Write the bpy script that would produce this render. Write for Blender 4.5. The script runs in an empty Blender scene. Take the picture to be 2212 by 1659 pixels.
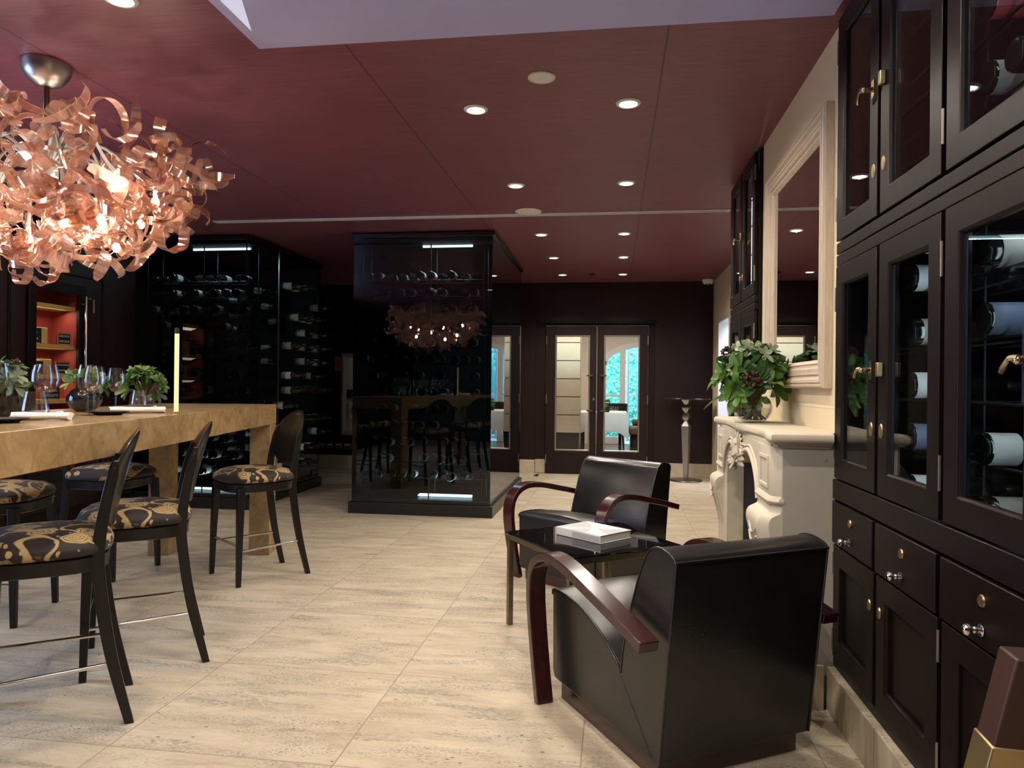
import bpy, bmesh, math, random
from mathutils import Vector, Matrix, Euler
PI = math.pi
random.seed(7)
scene = bpy.context.scene
COL = scene.collection

# ------------------------------------------------------------------ helpers
class MB:
    """collects shapes and links them as ONE mesh object"""
    def __init__(self): self.v = []; self.f = []; self.m = []
    def add(self, vs, fs, mi=0):
        b = len(self.v); self.v += [tuple(v) for v in vs]
        self.f += [tuple(b + i for i in f) for f in fs]; self.m += [mi] * len(fs)
        return self
    def box(self, x0, x1, y0, y1, z0, z1, mi=0, M=None):
        vs = [Vector(p) for p in ((x0,y0,z0),(x1,y0,z0),(x1,y1,z0),(x0,y1,z0),(x0,y0,z1),(x1,y0,z1),(x1,y1,z1),(x0,y1,z1))]
        if M: vs = [M @ v for v in vs]
        return self.add(vs, [(0,3,2,1),(4,5,6,7),(0,1,5,4),(1,2,6,5),(2,3,7,6),(3,0,4,7)], mi)
    def tube(self, pts, r, n=8, mi=0, cap=True):
        pts = [Vector(p) for p in pts]; k = len(pts)
        rs = r if isinstance(r, (list, tuple)) else [r] * k
        up = None; rings = []
        for i in range(k):
            t = (pts[min(i+1,k-1)] - pts[max(i-1,0)]).normalized()
            if up is None:
                a = Vector((0,0,1)) if abs(t.z) < .9 else Vector((1,0,0))
                up = (a - t * a.dot(t)).normalized()
            else:
                up = (up - t * up.dot(t)); up = up.normalized() if up.length > 1e-6 else Vector((1,0,0))
            s = t.cross(up)
            rings.append([pts[i] + (up * math.cos(2*PI*j/n) + s * math.sin(2*PI*j/n)) * rs[i] for j in range(n)])
        vs = [v for R_ in rings for v in R_]
        fs = [(i*n+j, i*n+(j+1)%n, (i+1)*n+(j+1)%n, (i+1)*n+j) for i in range(k-1) for j in range(n)]
        if cap: fs += [tuple(reversed(range(n))), tuple((k-1)*n + j for j in range(n))]
        return self.add(vs, fs, mi)
    def lathe(self, prof, n=24, c=(0,0,0), mi=0, M=None):
        """prof: (r, z) from bottom to top, mi may be a list per band"""
        vs = []; fs = []; ms = []
        for (r, z) in prof:
            for j in range(n):
                a = 2*PI*j/n; vs.append(Vector((r*math.cos(a), r*math.sin(a), z)))
        for i in range(len(prof)-1):
            for j in range(n):
                fs.append((i*n+j, i*n+(j+1)%n, (i+1)*n+(j+1)%n, (i+1)*n+j))
                ms.append(mi[i] if isinstance(mi, (list, tuple)) else mi)
        flat = abs(prof[0][1]-prof[-1][1]) < 1e-6
        if prof[0][0] > 1e-5 and not flat: fs.append(tuple(reversed(range(n)))); ms.append(ms[0])
        if prof[-1][0] > 1e-5 and not flat: fs.append(tuple((len(prof)-1)*n + j for j in range(n))); ms.append(ms[-2] if len(ms)>1 else ms[0])
        cc = Vector(c)
        vs = [((M @ v) if M else v) + cc for v in vs]
        b = len(self.v); self.v += [tuple(v) for v in vs]; self.f += [tuple(b+i for i in f) for f in fs]; self.m += ms
        return self
    def prism(self, poly, fn, d0, d1, mi=0):
        """poly in 2D, fn(a,b,d) -> 3D, extruded from d0 to d1"""
        n = len(poly)
        vs = [fn(a, b, d0) for a, b in poly] + [fn(a, b, d1) for a, b in poly]
        fs = [tuple(range(n)), tuple(range(2*n-1, n-1, -1))]
        fs += [(i, i+n, (i+1)%n+n, (i+1)%n) for i in range(n)]
        return self.add(vs, fs, mi)
    def loops(self, rings, closed=True, cap=True, mi=0):
        n = len(rings[0]); vs = [v for r in rings for v in r]; fs = []
        for i in range(len(rings)-1):
            for j in range(n if closed else n-1):
                fs.append((i*n+j, i*n+(j+1)%n, (i+1)*n+(j+1)%n, (i+1)*n+j))
        if cap: fs += [tuple(reversed(range(n))), tuple((len(rings)-1)*n+j for j in range(n))]
        return self.add(vs, fs, mi)
    def band(self, path, w, t, fn, mi=0):
        """rectangular section swept along a 2D path; fn(a,b,c)->3D, c across the width"""
        rings = []; k = len(path)
        for i in range(k):
            p = Vector(path[i]); d = Vector(path[min(i+1,k-1)]) - Vector(path[max(i-1,0)]); d.normalize()
            nn = Vector((-d.y, d.x)); ww = w[i] if isinstance(w, (list,tuple)) else w
            a = p + nn*t/2; b = p - nn*t/2
            rings.append([fn(a.x,a.y,-ww/2), fn(a.x,a.y,ww/2), fn(b.x,b.y,ww/2), fn(b.x,b.y,-ww/2)])
        return self.loops(rings, True, True, mi)
    def rframe(self, prof, w, h, fn, mi=0):
        """mitred rectangular frame; prof list of (inset, depth); fn(u,v,d)->3D; u in +-w/2, v in +-h/2"""
        rings = []
        for (ins, d) in prof:
            a, b = w/2-ins, h/2-ins
            rings.append([fn(-a,-b,d), fn(a,-b,d), fn(a,b,d), fn(-a,b,d)])
        rings.append(rings[0])
        return self.loops(rings, True, False, mi)
    def ball(self, c, r, seg=10, ring=7, mi=0, s=(1,1,1)):
        prof = [(max(1e-6, math.sin(PI*i/ring))*r, -math.cos(PI*i/ring)*r) for i in range(ring+1)]
        prof[0] = (0, -r); prof[-1] = (0, r)
        return self.lathe(prof, seg, c, mi, Matrix.Diagonal((s[0],s[1],s[2])))
    def mesh(self, name, mats, smooth=None):
        me = bpy.data.meshes.new(name); me.from_pydata(self.v, [], self.f)
        for m_ in (mats if isinstance(mats, (list, tuple)) else [mats]): me.materials.append(m_)
        me.polygons.foreach_set('material_index', self.m)
        bm = bmesh.new(); bm.from_mesh(me)
        bmesh.ops.remove_doubles(bm, verts=bm.verts, dist=1e-6)
        bmesh.ops.recalc_face_normals(bm, faces=bm.faces); bm.to_mesh(me); bm.free()
        if smooth is not None:
            me.polygons.foreach_set('use_smooth', [True]*len(me.polygons))
            me.set_sharp_from_angle(angle=math.radians(smooth))
        me.update(); return me

def obj(name, mb, mats, parent=None, smooth=None, bevel=0, loc=None, seg=2):
    me = mb if isinstance(mb, bpy.types.Mesh) else mb.mesh(name, mats, smooth)
    o = bpy.data.objects.new(name, me); COL.objects.link(o)
    if parent: o.parent = parent
    if loc: o.location = loc
    if bevel:
        b = o.modifiers.new('bevel', 'BEVEL'); b.width = bevel; b.segments = seg; b.limit_method = 'ANGLE'; b.angle_limit = math.radians(35)
        b.harden_normals = False
        if smooth is None:
            me.polygons.foreach_set('use_smooth', [True]*len(me.polygons)); me.set_sharp_from_angle(angle=math.radians(50))
    return o
def tag(o, label, cat, group=None, kind=None):
    o['label'] = label; o['category'] = cat
    if group: o['group'] = group
    if kind: o['kind'] = kind
    return o
def thing(name, label, cat, loc=(0,0,0), rotz=0, group=None):
    o = bpy.data.objects.new(name, None); o.empty_display_size = .1; COL.objects.link(o)
    o.location = loc; o.rotation_euler = (0,0,rotz)
    return tag(o, label, cat, group)
def struct(name, mb, mats, bevel=0, smooth=None):
    o = obj(name, mb, mats, None, smooth, bevel); o['kind'] = 'structure'; return o
def dup(root, loc=None, rotz=None, label=None, group=None):
    def cp(o, par):
        c = o.copy(); COL.objects.link(c); c.parent = par
        for ch in list(o.children): cp(ch, c)
        return c
    r = cp(root, None)
    if loc is not None: r.location = loc
    if rotz is not None: r.rotation_euler = (0,0,rotz)
    if label: r['label'] = label
    if group: r['group'] = group
    return r
def text_mesh(body, size, extrude=.0006, mat=None, align='CENTER', shear=0, spacing=1):
    cu = bpy.data.curves.new('lettering', 'FONT'); cu.body = body; cu.size = size; cu.extrude = extrude
    cu.align_x = align; cu.align_y = 'CENTER'; cu.shear = shear; cu.space_line = spacing; cu.resolution_u = 3
    t = bpy.data.objects.new('lettering', cu); COL.objects.link(t)
    dg = bpy.context.evaluated_depsgraph_get(); dg.update()
    me = bpy.data.meshes.new_from_object(t.evaluated_get(dg))
    COL.objects.unlink(t); bpy.data.objects.remove(t); bpy.data.curves.remove(cu)
    me.name = 'lettering'; me.materials.clear(); me.materials.append(mat)
    return me
def cspline(pts, n=8):
    """Catmull-Rom through points"""
    P = [Vector(p) for p in pts]; out = []
    for i in range(len(P)-1):
        p0 = P[max(i-1,0)]; p1 = P[i]; p2 = P[i+1]; p3 = P[min(i+2,len(P)-1)]
        for k in range(n):
            t = k/n
            out.append(.5*((2*p1)+(p2-p0)*t+(2*p0-5*p1+4*p2-p3)*t*t+(3*p1-p0-3*p2+p3)*t*t*t))
    out.append(P[-1]); return out

# ------------------------------------------------------------------ materials
def newmat(name):
    m = bpy.data.materials.new(name); m.use_nodes = True; nt = m.node_tree
    for n in list(nt.nodes): nt.nodes.remove(n)
    out = nt.nodes.new('ShaderNodeOutputMaterial'); return m, nt, out
class NT:
    def __init__(self, nt): self.nt = nt
    def set(self, s, v):
        if isinstance(v, bpy.types.NodeSocket): self.nt.links.new(v, s)
        else: s.default_value = v
    def coord(self, scale=(1,1,1), loc=(0,0,0), rot=(0,0,0), kind='Object'):
        c = self.nt.nodes.new('ShaderNodeTexCoord'); mp = self.nt.nodes.new('ShaderNodeMapping')
        mp.inputs['Scale'].default_value = scale; mp.inputs['Location'].default_value = loc; mp.inputs['Rotation'].default_value = rot
        self.nt.links.new(c.outputs[kind], mp.inputs['Vector']); return mp.outputs['Vector']
    def noise(self, vec, scale=5, detail=4, rough=.5, dist=0):
        nd = self.nt.nodes.new('ShaderNodeTexNoise'); self.set(nd.inputs['Vector'], vec); self.set(nd.inputs['Scale'], scale)
        self.set(nd.inputs['Detail'], detail); self.set(nd.inputs['Roughness'], rough); self.set(nd.inputs['Distortion'], dist); return nd.outputs['Fac']
    def voro(self, vec, scale=5, out='Distance', feature='F1'):
        nd = self.nt.nodes.new('ShaderNodeTexVoronoi'); nd.feature = feature; self.set(nd.inputs['Vector'], vec); self.set(nd.inputs['Scale'], scale); return nd.outputs[out]
    def ramp(self, fac, stops, interp='LINEAR'):
        nd = self.nt.nodes.new('ShaderNodeValToRGB'); cr = nd.color_ramp; cr.interpolation = interp
        while len(cr.elements) < len(stops): cr.elements.new(.5)
        for e, (p, c) in zip(cr.elements, stops): e.position = p; e.color = (*c, 1) if len(c) == 3 else c
        self.set(nd.inputs['Fac'], fac); return nd.outputs['Color']
    def val(self, fac, lo, hi):
        nd = self.nt.nodes.new('ShaderNodeMapRange'); self.set(nd.inputs['Value'], fac)
        nd.inputs['From Min'].default_value = lo; nd.inputs['From Max'].default_value = hi; return nd.outputs['Result']
    def mix(self, fac, a, b, mode='MIX'):
        nd = self.nt.nodes.new('ShaderNodeMix'); nd.data_type = 'RGBA'; nd.blend_type = mode
        self.set(nd.inputs[0], fac)
        for s, v in ((nd.inputs[6], a), (nd.inputs[7], b)): self.set(s, v if isinstance(v, bpy.types.NodeSocket) else (*v, 1))
        return nd.outputs[2]
    def math(self, op, a, b=0, c=None):
        nd = self.nt.nodes.new('ShaderNodeMath'); nd.operation = op; self.set(nd.inputs[0], a); self.set(nd.inputs[1], b)
        if c is not None: self.set(nd.inputs[2], c)
        return nd.outputs[0]
    def bump(self, h, strength=.2, dist=.01):
        nd = self.nt.nodes.new('ShaderNodeBump'); self.set(nd.inputs['Height'], h); nd.inputs['Strength'].default_value = strength; nd.inputs['Distance'].default_value = dist; return nd.outputs['Normal']
def pbsdf(T, out, col=(.5,.5,.5), rough=.5, metal=0, spec=.5, normal=None, coat=0, coat_rough=.1, sheen=0):
    b = T.nt.nodes.new('ShaderNodeBsdfPrincipled')
    T.set(b.inputs['Base Color'], col if isinstance(col, bpy.types.NodeSocket) else (*col, 1))
    T.set(b.inputs['Roughness'], rough); T.set(b.inputs['Metallic'], metal); T.set(b.inputs['Specular IOR Level'], spec)
    if normal is not None: T.set(b.inputs['Normal'], normal)
    if coat: T.set(b.inputs['Coat Weight'], coat); T.set(b.inputs['Coat Roughness'], coat_rough)
    if sheen: T.set(b.inputs['Sheen Weight'], sheen)
    T.nt.links.new(b.outputs['BSDF'], out.inputs['Surface']); return b
def simple(name, col, rough=.5, metal=0, spec=.5, var=.12, scale=12, bump=0, bscale=60, coat=0, stretch=(1,1,1)):
    m, nt, out = newmat(name); T = NT(nt); v = T.coord(stretch)
    f = T.noise(v, scale, 5, .6)
    c = T.mix(f, tuple(max(0, x*(1-var)) for x in col), tuple(min(1, x*(1+var)) for x in col))
    nrm = T.bump(T.noise(v, bscale, 3), bump, .004) if bump else None
    pbsdf(T, out, c, rough, metal, spec, nrm, coat); return m
def emit(name, col, strength):
    m, nt, out = newmat(name); e = nt.nodes.new('ShaderNodeEmission'); e.inputs['Color'].default_value = (*col, 1); e.inputs['Strength'].default_value = strength
    nt.links.new(e.outputs[0], out.inputs['Surface']); return m
def thin_glass(name, tint=(.96,.97,.97), ior=1.5, boost=1.0, rough=0.0, edge=None):
    m, nt, out = newmat(name); T = NT(nt)
    tr = nt.nodes.new('ShaderNodeBsdfTransparent'); gl = nt.nodes.new('ShaderNodeBsdfGlossy'); gl.inputs['Roughness'].default_value = rough
    f0 = ((ior-1)/(ior+1))**2*boost; fw_ = nt.nodes.new('ShaderNodeLayerWeight'); fw_.inputs['Blend'].default_value = .5
    fac = T.math('ADD', f0, T.math('MULTIPLY', 1-f0, T.math('POWER', fw_.outputs['Facing'], 5)))
    # pane colour with a faint smoky unevenness
    tr.inputs['Color'].default_value = (*tint, 1)
    if edge:
        lw = nt.nodes.new('ShaderNodeLayerWeight'); lw.inputs['Blend'].default_value = .35
        c = T.mix(T.math('POWER', lw.outputs['Facing'], 2.2), tint, edge); nt.links.new(c, tr.inputs['Color'])
    ms = nt.nodes.new('ShaderNodeMixShader'); nt.links.new(fac, ms.inputs[0]); nt.links.new(tr.outputs[0], ms.inputs[1]); nt.links.new(gl.outputs[0], ms.inputs[2])
    nt.links.new(ms.outputs[0], out.inputs['Surface']); return m

def mk_travertine(name, tile=True, dark=1.0):
    m, nt, out = newmat(name); T = NT(nt)
    c0 = T.coord((1,1,1), (0,0,0))
    tilec = None
    if tile:
        br = nt.nodes.new('ShaderNodeTexBrick'); br.offset = 0; br.squash = 1
        T.set(br.inputs['Vector'], T.coord((1,1,1), (.86+.77*12, -2.155+.715*14, 0)))
        br.inputs['Scale'].default_value = 1; br.inputs['Brick Width'].default_value = .77; br.inputs['Row Height'].default_value = .715
        br.inputs['Mortar Size'].default_value = .0022; br.inputs['Mortar Smooth'].default_value = .1; br.inputs['Bias'].default_value = 0
        br.inputs['Color1'].default_value = (0,0,0,1); br.inputs['Color2'].default_value = (1,1,1,1); br.inputs['Mortar'].default_value = (0,0,0,1)
        tilec = br.outputs['Color']; mort = br.outputs['Fac']
        # per tile shift of the veining
        sh = nt.nodes.new('ShaderNodeVectorMath'); sh.operation = 'MULTIPLY_ADD'
        nt.links.new(tilec, sh.inputs[0]); sh.inputs[1].default_value = (3.1, 5.7, 2.3); nt.links.new(c0, sh.inputs[2]); base = sh.outputs[0]
    else: base = c0
    def st(sx, sy, sz=1):
        mp = nt.nodes.new('ShaderNodeMapping'); mp.inputs['Scale'].default_value = (sx, sy, sz); nt.links.new(base, mp.inputs['Vector']); return mp.outputs['Vector']
    vein = T.noise(st(1.2, 5), 2.4, 8, .62, .6)
    col = T.ramp(vein, [(.28,(.47*dark,.385*dark,.275*dark)),(.44,(.585*dark,.50*dark,.375*dark)),(.58,(.66*dark,.575*dark,.44*dark)),(.75,(.72*dark,.645*dark,.51*dark))])
    fine = T.noise(st(14, 30), 5, 5, .7)
    col = T.mix(T.val(fine, .35, .7), T.mix(1, col, (.88,.86,.82), 'MULTIPLY'), col)
    zone = T.val(T.noise(st(1.2, 5.0), 1.7, 5, .6, .3), .45, .58)
    speck = T.val(T.noise(st(62, 125), 1.5, 3, .6), .52, .58)
    holes = T.math('MULTIPLY', zone, speck)
    dark_zone = T.val(T.noise(st(1.6, 9), 1.3, 4, .6, .4), .55, .65)
    speck2 = T.val(T.noise(st(40, 90), 1.5, 3, .65), .44, .52)
    holes = T.math('MAXIMUM', holes, T.math('MULTIPLY', dark_zone, speck2))
    vd = T.voro(st(22, 42), 1.0); zone2 = T.val(T.noise(st(1.9, 4), 1.3, 3, .5), .48, .57)
    pits = T.math('MULTIPLY', T.val(vd, .20, .13), T.math('MULTIPLY', zone2, T.val(T.noise(st(9, 9), 2, 1), .50, .56)))
    col = T.mix(T.math('MULTIPLY', holes, .75), col, (.24,.22,.185))
    col = T.mix(T.math('MULTIPLY', pits, .85), col, (.10,.105,.105)); holes = T.math('MAXIMUM', holes, pits)
    if tile: col = T.mix(T.math('MULTIPLY', mort, .75), col, (.22,.17,.12))
    rough = T.math('ADD', .42, T.math('MULTIPLY', fine, .18))
    pbsdf(T, out, col, rough, 0, .35, T.bump(T.math('SUBTRACT', fine, T.math('MULTIPLY', holes, 1.6)), .12, .004)); return m
M = {}
M['travertine'] = mk_travertine('travertine floor')
M['trav_plain'] = mk_travertine('travertine slab', False, .95)
def mk_ceiling():
    m, nt, out = newmat('burgundy satin ceiling'); T = NT(nt)
    v = T.coord((3, 60, 1)); f = T.val(T.noise(v, 1.6, 6, .7), .22, .78); g = T.noise(T.coord((1,1.7,1)), 1.3, 4, .6, .5)
    col = T.mix(f, (.140,.041,.062), (.265,.085,.115)); col = T.mix(T.val(g,.3,.7), col, T.mix(1, col, (.86,.86,.9), 'MULTIPLY'))
    # panel seams every 1.31 m
    x = nt.nodes.new('ShaderNodeSeparateXYZ'); nt.links.new(T.coord((1,1,1),(1.11+13.1,0,0)), x.inputs[0])
    md = T.math('ABSOLUTE', T.math('SUBTRACT', T.math('MODULO', T.math('ADD', x.outputs[0], .655), 1.31), .655))
    seam = T.val(md, .005, .003); col = T.mix(T.math('MULTIPLY', seam, .8), col, (.03,.008,.010))
    pbsdf(T, out, col, .46, 0, .5, T.bump(f, .05, .003)); return m
M['ceiling'] = mk_ceiling()
def mk_wood(name, c1, c2, rough=.3, scale=(9,9,.8), spec=.5, coat=0):
    m, nt, out = newmat(name); T = NT(nt)
    f = T.noise(T.coord(scale), 3.0, 7, .65, .5)
    pbsdf(T, out, T.mix(f, c1, c2), T.math('ADD', rough, T.math('MULTIPLY', f, .1)), 0, spec, T.bump(f, .04, .002), coat); return m
M['wenge'] = mk_wood('dark wenge panelling', (.0055,.0028,.0025), (.0105,.0054,.0047), .36, spec=.2)
M['wengewall'] = mk_wood('dark red brown wall panelling', (.012,.0050,.0054), (.022,.0092,.0095), .42, spec=.28)
M['ebony'] = mk_wood('ebonised wood', (.0065,.006,.006), (.013,.011,.010), .24, spec=.32)
M['mahog'] = mk_wood('polished mahogany', (.022,.0055,.006), (.055,.012,.012), .17, scale=(14,14,2), coat=.3)
M['brownpost'] = mk_wood('worn red brown wood', (.028,.010,.008), (.055,.020,.015), .45)
M['bleach'] = mk_wood('limed washed wood', (.40,.29,.19), (.74,.64,.50), .5, scale=(30,30,2.5))
M['bleachv'] = mk_wood('limed washed wood upright', (.42,.33,.25), (.72,.64,.54), .5, scale=(40,40,2))
M['cream'] = simple('cream plaster wall', (.76,.63,.42), .75, 0, .2, .06, 6, .08, 90)
M['cream2'] = simple('cream dining room plaster', (.78,.72,.62), .8, 0, .2, .04, 4)
def mk_lime():
    m, nt, out = newmat('pale limestone'); T = NT(nt); v = T.coord()
    f = T.noise(v, 7, 7, .65); pit = T.val(T.noise(v, 38, 2), .70, .76)
    col = T.mix(f, (.58,.50,.37), (.73,.66,.52)); col = T.mix(T.math('MULTIPLY', pit, .5), col, (.28,.24,.19))
    pbsdf(T, out, col, .7, 0, .2, T.bump(T.math('SUBTRACT', f, pit), .18, .005)); return m
M['lime'] = mk_lime()
def mk_slab():
    m, nt, out = newmat('grey cement stone slab'); T = NT(nt); v = T.coord()
    f = T.noise(v, 5, 6, .6); pit = T.val(T.noise(v, 24, 2), .72, .77)
    col = T.mix(f, (.40,.36,.30), (.52,.48,.41)); col = T.mix(T.math('MULTIPLY', pit, .6), col, (.2,.17,.13))
    pbsdf(T, out, col, .75, 0, .2, T.bump(f, .1, .004)); return m
M['slab'] = mk_slab()
def mk_counter():
    m, nt, out = newmat('honey coloured stone'); T = NT(nt); v = T.coord()
    f = T.noise(v, 9, 8, .7, .8); g = T.noise(T.coord((3,3,1)), 12, 5, .7, 1.5)
    col = T.ramp(f, [(.3,(.24,.145,.06)),(.5,(.36,.235,.11)),(.7,(.46,.33,.18))])
    col = T.mix(T.math('MULTIPLY', T.val(g, .58, .68), .45), col, (.17,.085,.03))
    pbsdf(T, out, col, .2, 0, .5, None); return m
M['counter'] = mk_counter()
def mk_fabric():
    m, nt, out = newmat('dark brocade with gold flowers'); T = NT(nt); v = T.coord()
    wob = nt.nodes.new('ShaderNodeTexNoise'); nt.links.new(v, wob.inputs['Vector']); wob.inputs['Scale'].default_value = 9; wob.inputs['Detail'].default_value = 3
    va = nt.nodes.new('ShaderNodeVectorMath'); va.operation = 'MULTIPLY_ADD'; nt.links.new(wob.outputs['Color'], va.inputs[0]); va.inputs[1].default_value = (.07,.07,.07); nt.links.new(v, va.inputs[2])
    d = T.voro(va.outputs[0], 7.5)
    rose = T.val(d, .36, .33)
    ring = T.math('FRACT', T.math('ADD', T.math('MULTIPLY', d, 13), T.math('MULTIPLY', T.noise(v, 30, 3), 1.6))); petals = T.val(ring, .16, .24)
    rose = T.math('MULTIPLY', rose, petals)
    b1 = T.math('ABSOLUTE', T.math('SUBTRACT', T.noise(v, 5.5, 1, .4, .3), .5)); vine = T.val(b1, .024, .016)
    lf = T.voro(va.outputs[0], 26); leaf = T.math('MULTIPLY', T.val(lf, .34, .28), T.val(T.math('ABSOLUTE', T.math('SUBTRACT', T.noise(v, 5.5, 1, .4, .3), .53)), .07, .05))
    mask = T.math('MAXIMUM', T.math('MAXIMUM', rose, vine), leaf)
    thread = T.noise(T.coord((60,60,60)), 4, 2)
    gold = T.mix(thread, (.34,.23,.09), (.56,.42,.20)); dark = T.mix(thread, (.016,.010,.011), (.035,.022,.022))
    pbsdf(T, out, T.mix(mask, dark, gold), .6, 0, .3, T.bump(T.math('ADD', T.math('MULTIPLY', mask, .6), thread), .25, .002), sheen=.1); return m
M['brocade'] = mk_fabric()
def mk_leather():
    m, nt, out = newmat('black grained leather'); T = NT(nt); v = T.coord()
    vo = T.voro(v, 150); big = T.noise(T.coord((1,1,1)), 9, 3, .5, .2); wr = T.noise(T.coord((4,4,24)), 3, 3, .6, .6)
    h = T.math('ADD', T.math('MULTIPLY', vo, .25), T.math('ADD', T.math('MULTIPLY', big, .9), T.math('MULTIPLY', wr, .25)))
    col = T.mix(big, (.006,.006,.0065), (.013,.012,.0125))
    pbsdf(T, out, col, T.math('ADD', .25, T.math('MULTIPLY', big, .08)), 0, .55, T.bump(h, .14, .006)); return m
M['leather'] = mk_leather()
M['black'] = simple('black lacquer', (.006,.006,.007), .22, 0, .5)
M['blackmat'] = simple('matt black', (.010,.010,.011), .6, 0, .3)
M['plinthblk'] = simple('black satin plinth', (.012,.012,.012), .35, 0, .4)
M['chrome'] = simple('polished steel', (.75,.75,.74), .14, 1, .5, .05, 20)
M['brushed'] = simple('brushed nickel', (.42,.40,.37), .34, 1, .5, .1, 20)
M['bronze'] = simple('bronze metal', (.20,.165,.12), .34, 1, .5, .12, 14)
M['brass'] = simple('aged brass', (.42,.33,.18), .42, 1, .5, .12, 14)
M['brasshandle'] = simple('polished brass', (.62,.51,.32), .26, 1, .5, .06, 14)
M['white'] = simple('white enamel', (.80,.79,.77), .45, 0, .4, .03)
M['cloth'] = simple('white linen', (.82,.81,.80), .8, 0, .2, .04, 9, .15, 180)
M['paper'] = simple('white paper', (.78,.77,.74), .6, 0, .3, .03)
M['greypaper'] = simple('grey printed paper', (.52,.52,.52), .5, 0, .3, .03)
M['smoke'] = thin_glass('smoked cellar glass', (.42,.46,.48), 1.5, 1.2)
M['pane'] = thin_glass('cabinet glass', (.72,.75,.76), 1.5, 1.2)
M['doorpane'] = thin_glass('clear door glass', (.95,.96,.97), 1.45, .9)
M['glassware'] = thin_glass('clear drinking glass', (.985,.985,.985), 1.5, 1.7, 0, (.84,.85,.86))
M['darkvase'] = simple('dark smoked glass', (.010,.013,.016), .06, 0, .6, .2, 6, 0, 60, .3)
M['mirror'] = simple('silvered mirror', (.82,.83,.83), .01, 1, .5, .01)
M['blackglass'] = simple('black glass', (.004,.004,.0045), .03, 0, .6, .1, 4)
M['bottle'] = simple('dark bottle glass', (.006,.008,.006), .07, 0, .6, .3, 9)
M['foil'] = simple('dull wine capsule', (.035,.022,.022), .35, .4, .5, .3, 9)
M['label'] = simple('off white bottle label', (.40,.38,.33), .6, 0, .3, .1, 20)
M['whitelab'] = simple('white bottle label', (.75,.76,.76), .6, 0, .3, .06, 20)
M['redlab'] = simple('pink and red bottle label', (.62,.09,.10), .5, 0, .3, .35, 14)
M['bluelab'] = simple('slate blue bottle label', (.14,.18,.28), .5, 0, .3, .1, 14)
M['wire'] = simple('dark metal rack wire', (.03,.03,.033), .45, .5, .4)
M['ledw'] = emit('cool white tube', (.72,.95,1.0), 9)
M['downlamp'] = emit('downlight lamp', (1,.97,.92), 14)
M['bulb'] = emit('halogen bulb', (1,.86,.68), 260)
M['tubelamp'] = emit('warm light tube', (1,.86,.42), 1.15)
M['redled'] = emit('red digits', (1,.05,.12), 2.5)
M['palepatch'] = emit('pale emissive patch', (.86,.84,1.0), .75)  # emission for the brighter ceiling patch
M['lavender'] = simple('pale lavender sheet', (.45,.43,.74), .5, 0, .4, .02, 5)
M['amber'] = emit('warm strip lamp', (1,.72,.36), 6)
M['redback'] = simple('crimson lacquer', (.34,.055,.05), .55, 0, .3, .08, 5)
M['ochre'] = simple('ochre lacquered shelf', (.60,.36,.10), .45, 0, .4, .1, 10)
M['cheese'] = simple('hard cheese rind', (.62,.44,.15), .6, 0, .3, .2, 40, .5, 90)
M['chalkboard'] = simple('chalkboard slate', (.02,.022,.022), .7, 0, .2)
M['chalk'] = simple('white chalk', (.75,.74,.70), .9, 0, .1, .1, 60)
M['boardframe'] = simple('orange pine frame', (.42,.18,.07), .5, 0, .3, .15, 30)
M['fire'] = simple('sooty firebox', (.016,.016,.018), .75, 0, .2, .4, 9, .4, 24)
M['steelgrey'] = simple('grey painted steel', (.30,.30,.29), .45, .2, .4, .05)
M['nickelplate'] = simple('nickel plate', (.34,.31,.27), .35, .9, .5)
M['signred'] = simple('red sign ink', (.60,.02,.03), .5, 0, .3)
M['signblk'] = simple('black sign ink', (.015,.015,.015), .5, 0, .3)
M['berry'] = simple('dark red berries', (.055,.020,.018), .4, 0, .4, .4, 60)
M['stem'] = simple('green brown stems', (.10,.09,.03), .55, 0, .3, .3, 40)
def mk_leaf(name, c1, c2, trans=.25):
    m, nt, out = newmat(name); T = NT(nt); v = T.coord((1,1,1))
    f = T.noise(v, 16, 4, .6); col = T.mix(f, c1, c2)
    b = pbsdf(T, out, col, .38, 0, .45)
    tl = nt.nodes.new('ShaderNodeBsdfTranslucent'); nt.links.new(col, tl.inputs['Color'])
    ms = nt.nodes.new('ShaderNodeMixShader'); ms.inputs[0].default_value = trans
    nt.links.new(b.outputs[0], ms.inputs[1]); nt.links.new(tl.outputs[0], ms.inputs[2]); nt.links.new(ms.outputs[0], out.inputs['Surface']); return m
M['leaf'] = mk_leaf('glossy green leaf', (.055,.135,.020), (.17,.32,.06))
M['leafdark'] = mk_leaf('deep green leaf', (.02,.07,.016), (.06,.15,.035))
M['leafgrey'] = mk_leaf('grey green leaf', (.13,.20,.14), (.30,.38,.28))
M['leafedge'] = mk_leaf('variegated leaf', (.10,.24,.06), (.75,.80,.60))
M['ivy'] = mk_leaf('sunlit ivy', (.07,.38,.25), (.22,.62,.46), .1)
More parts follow.
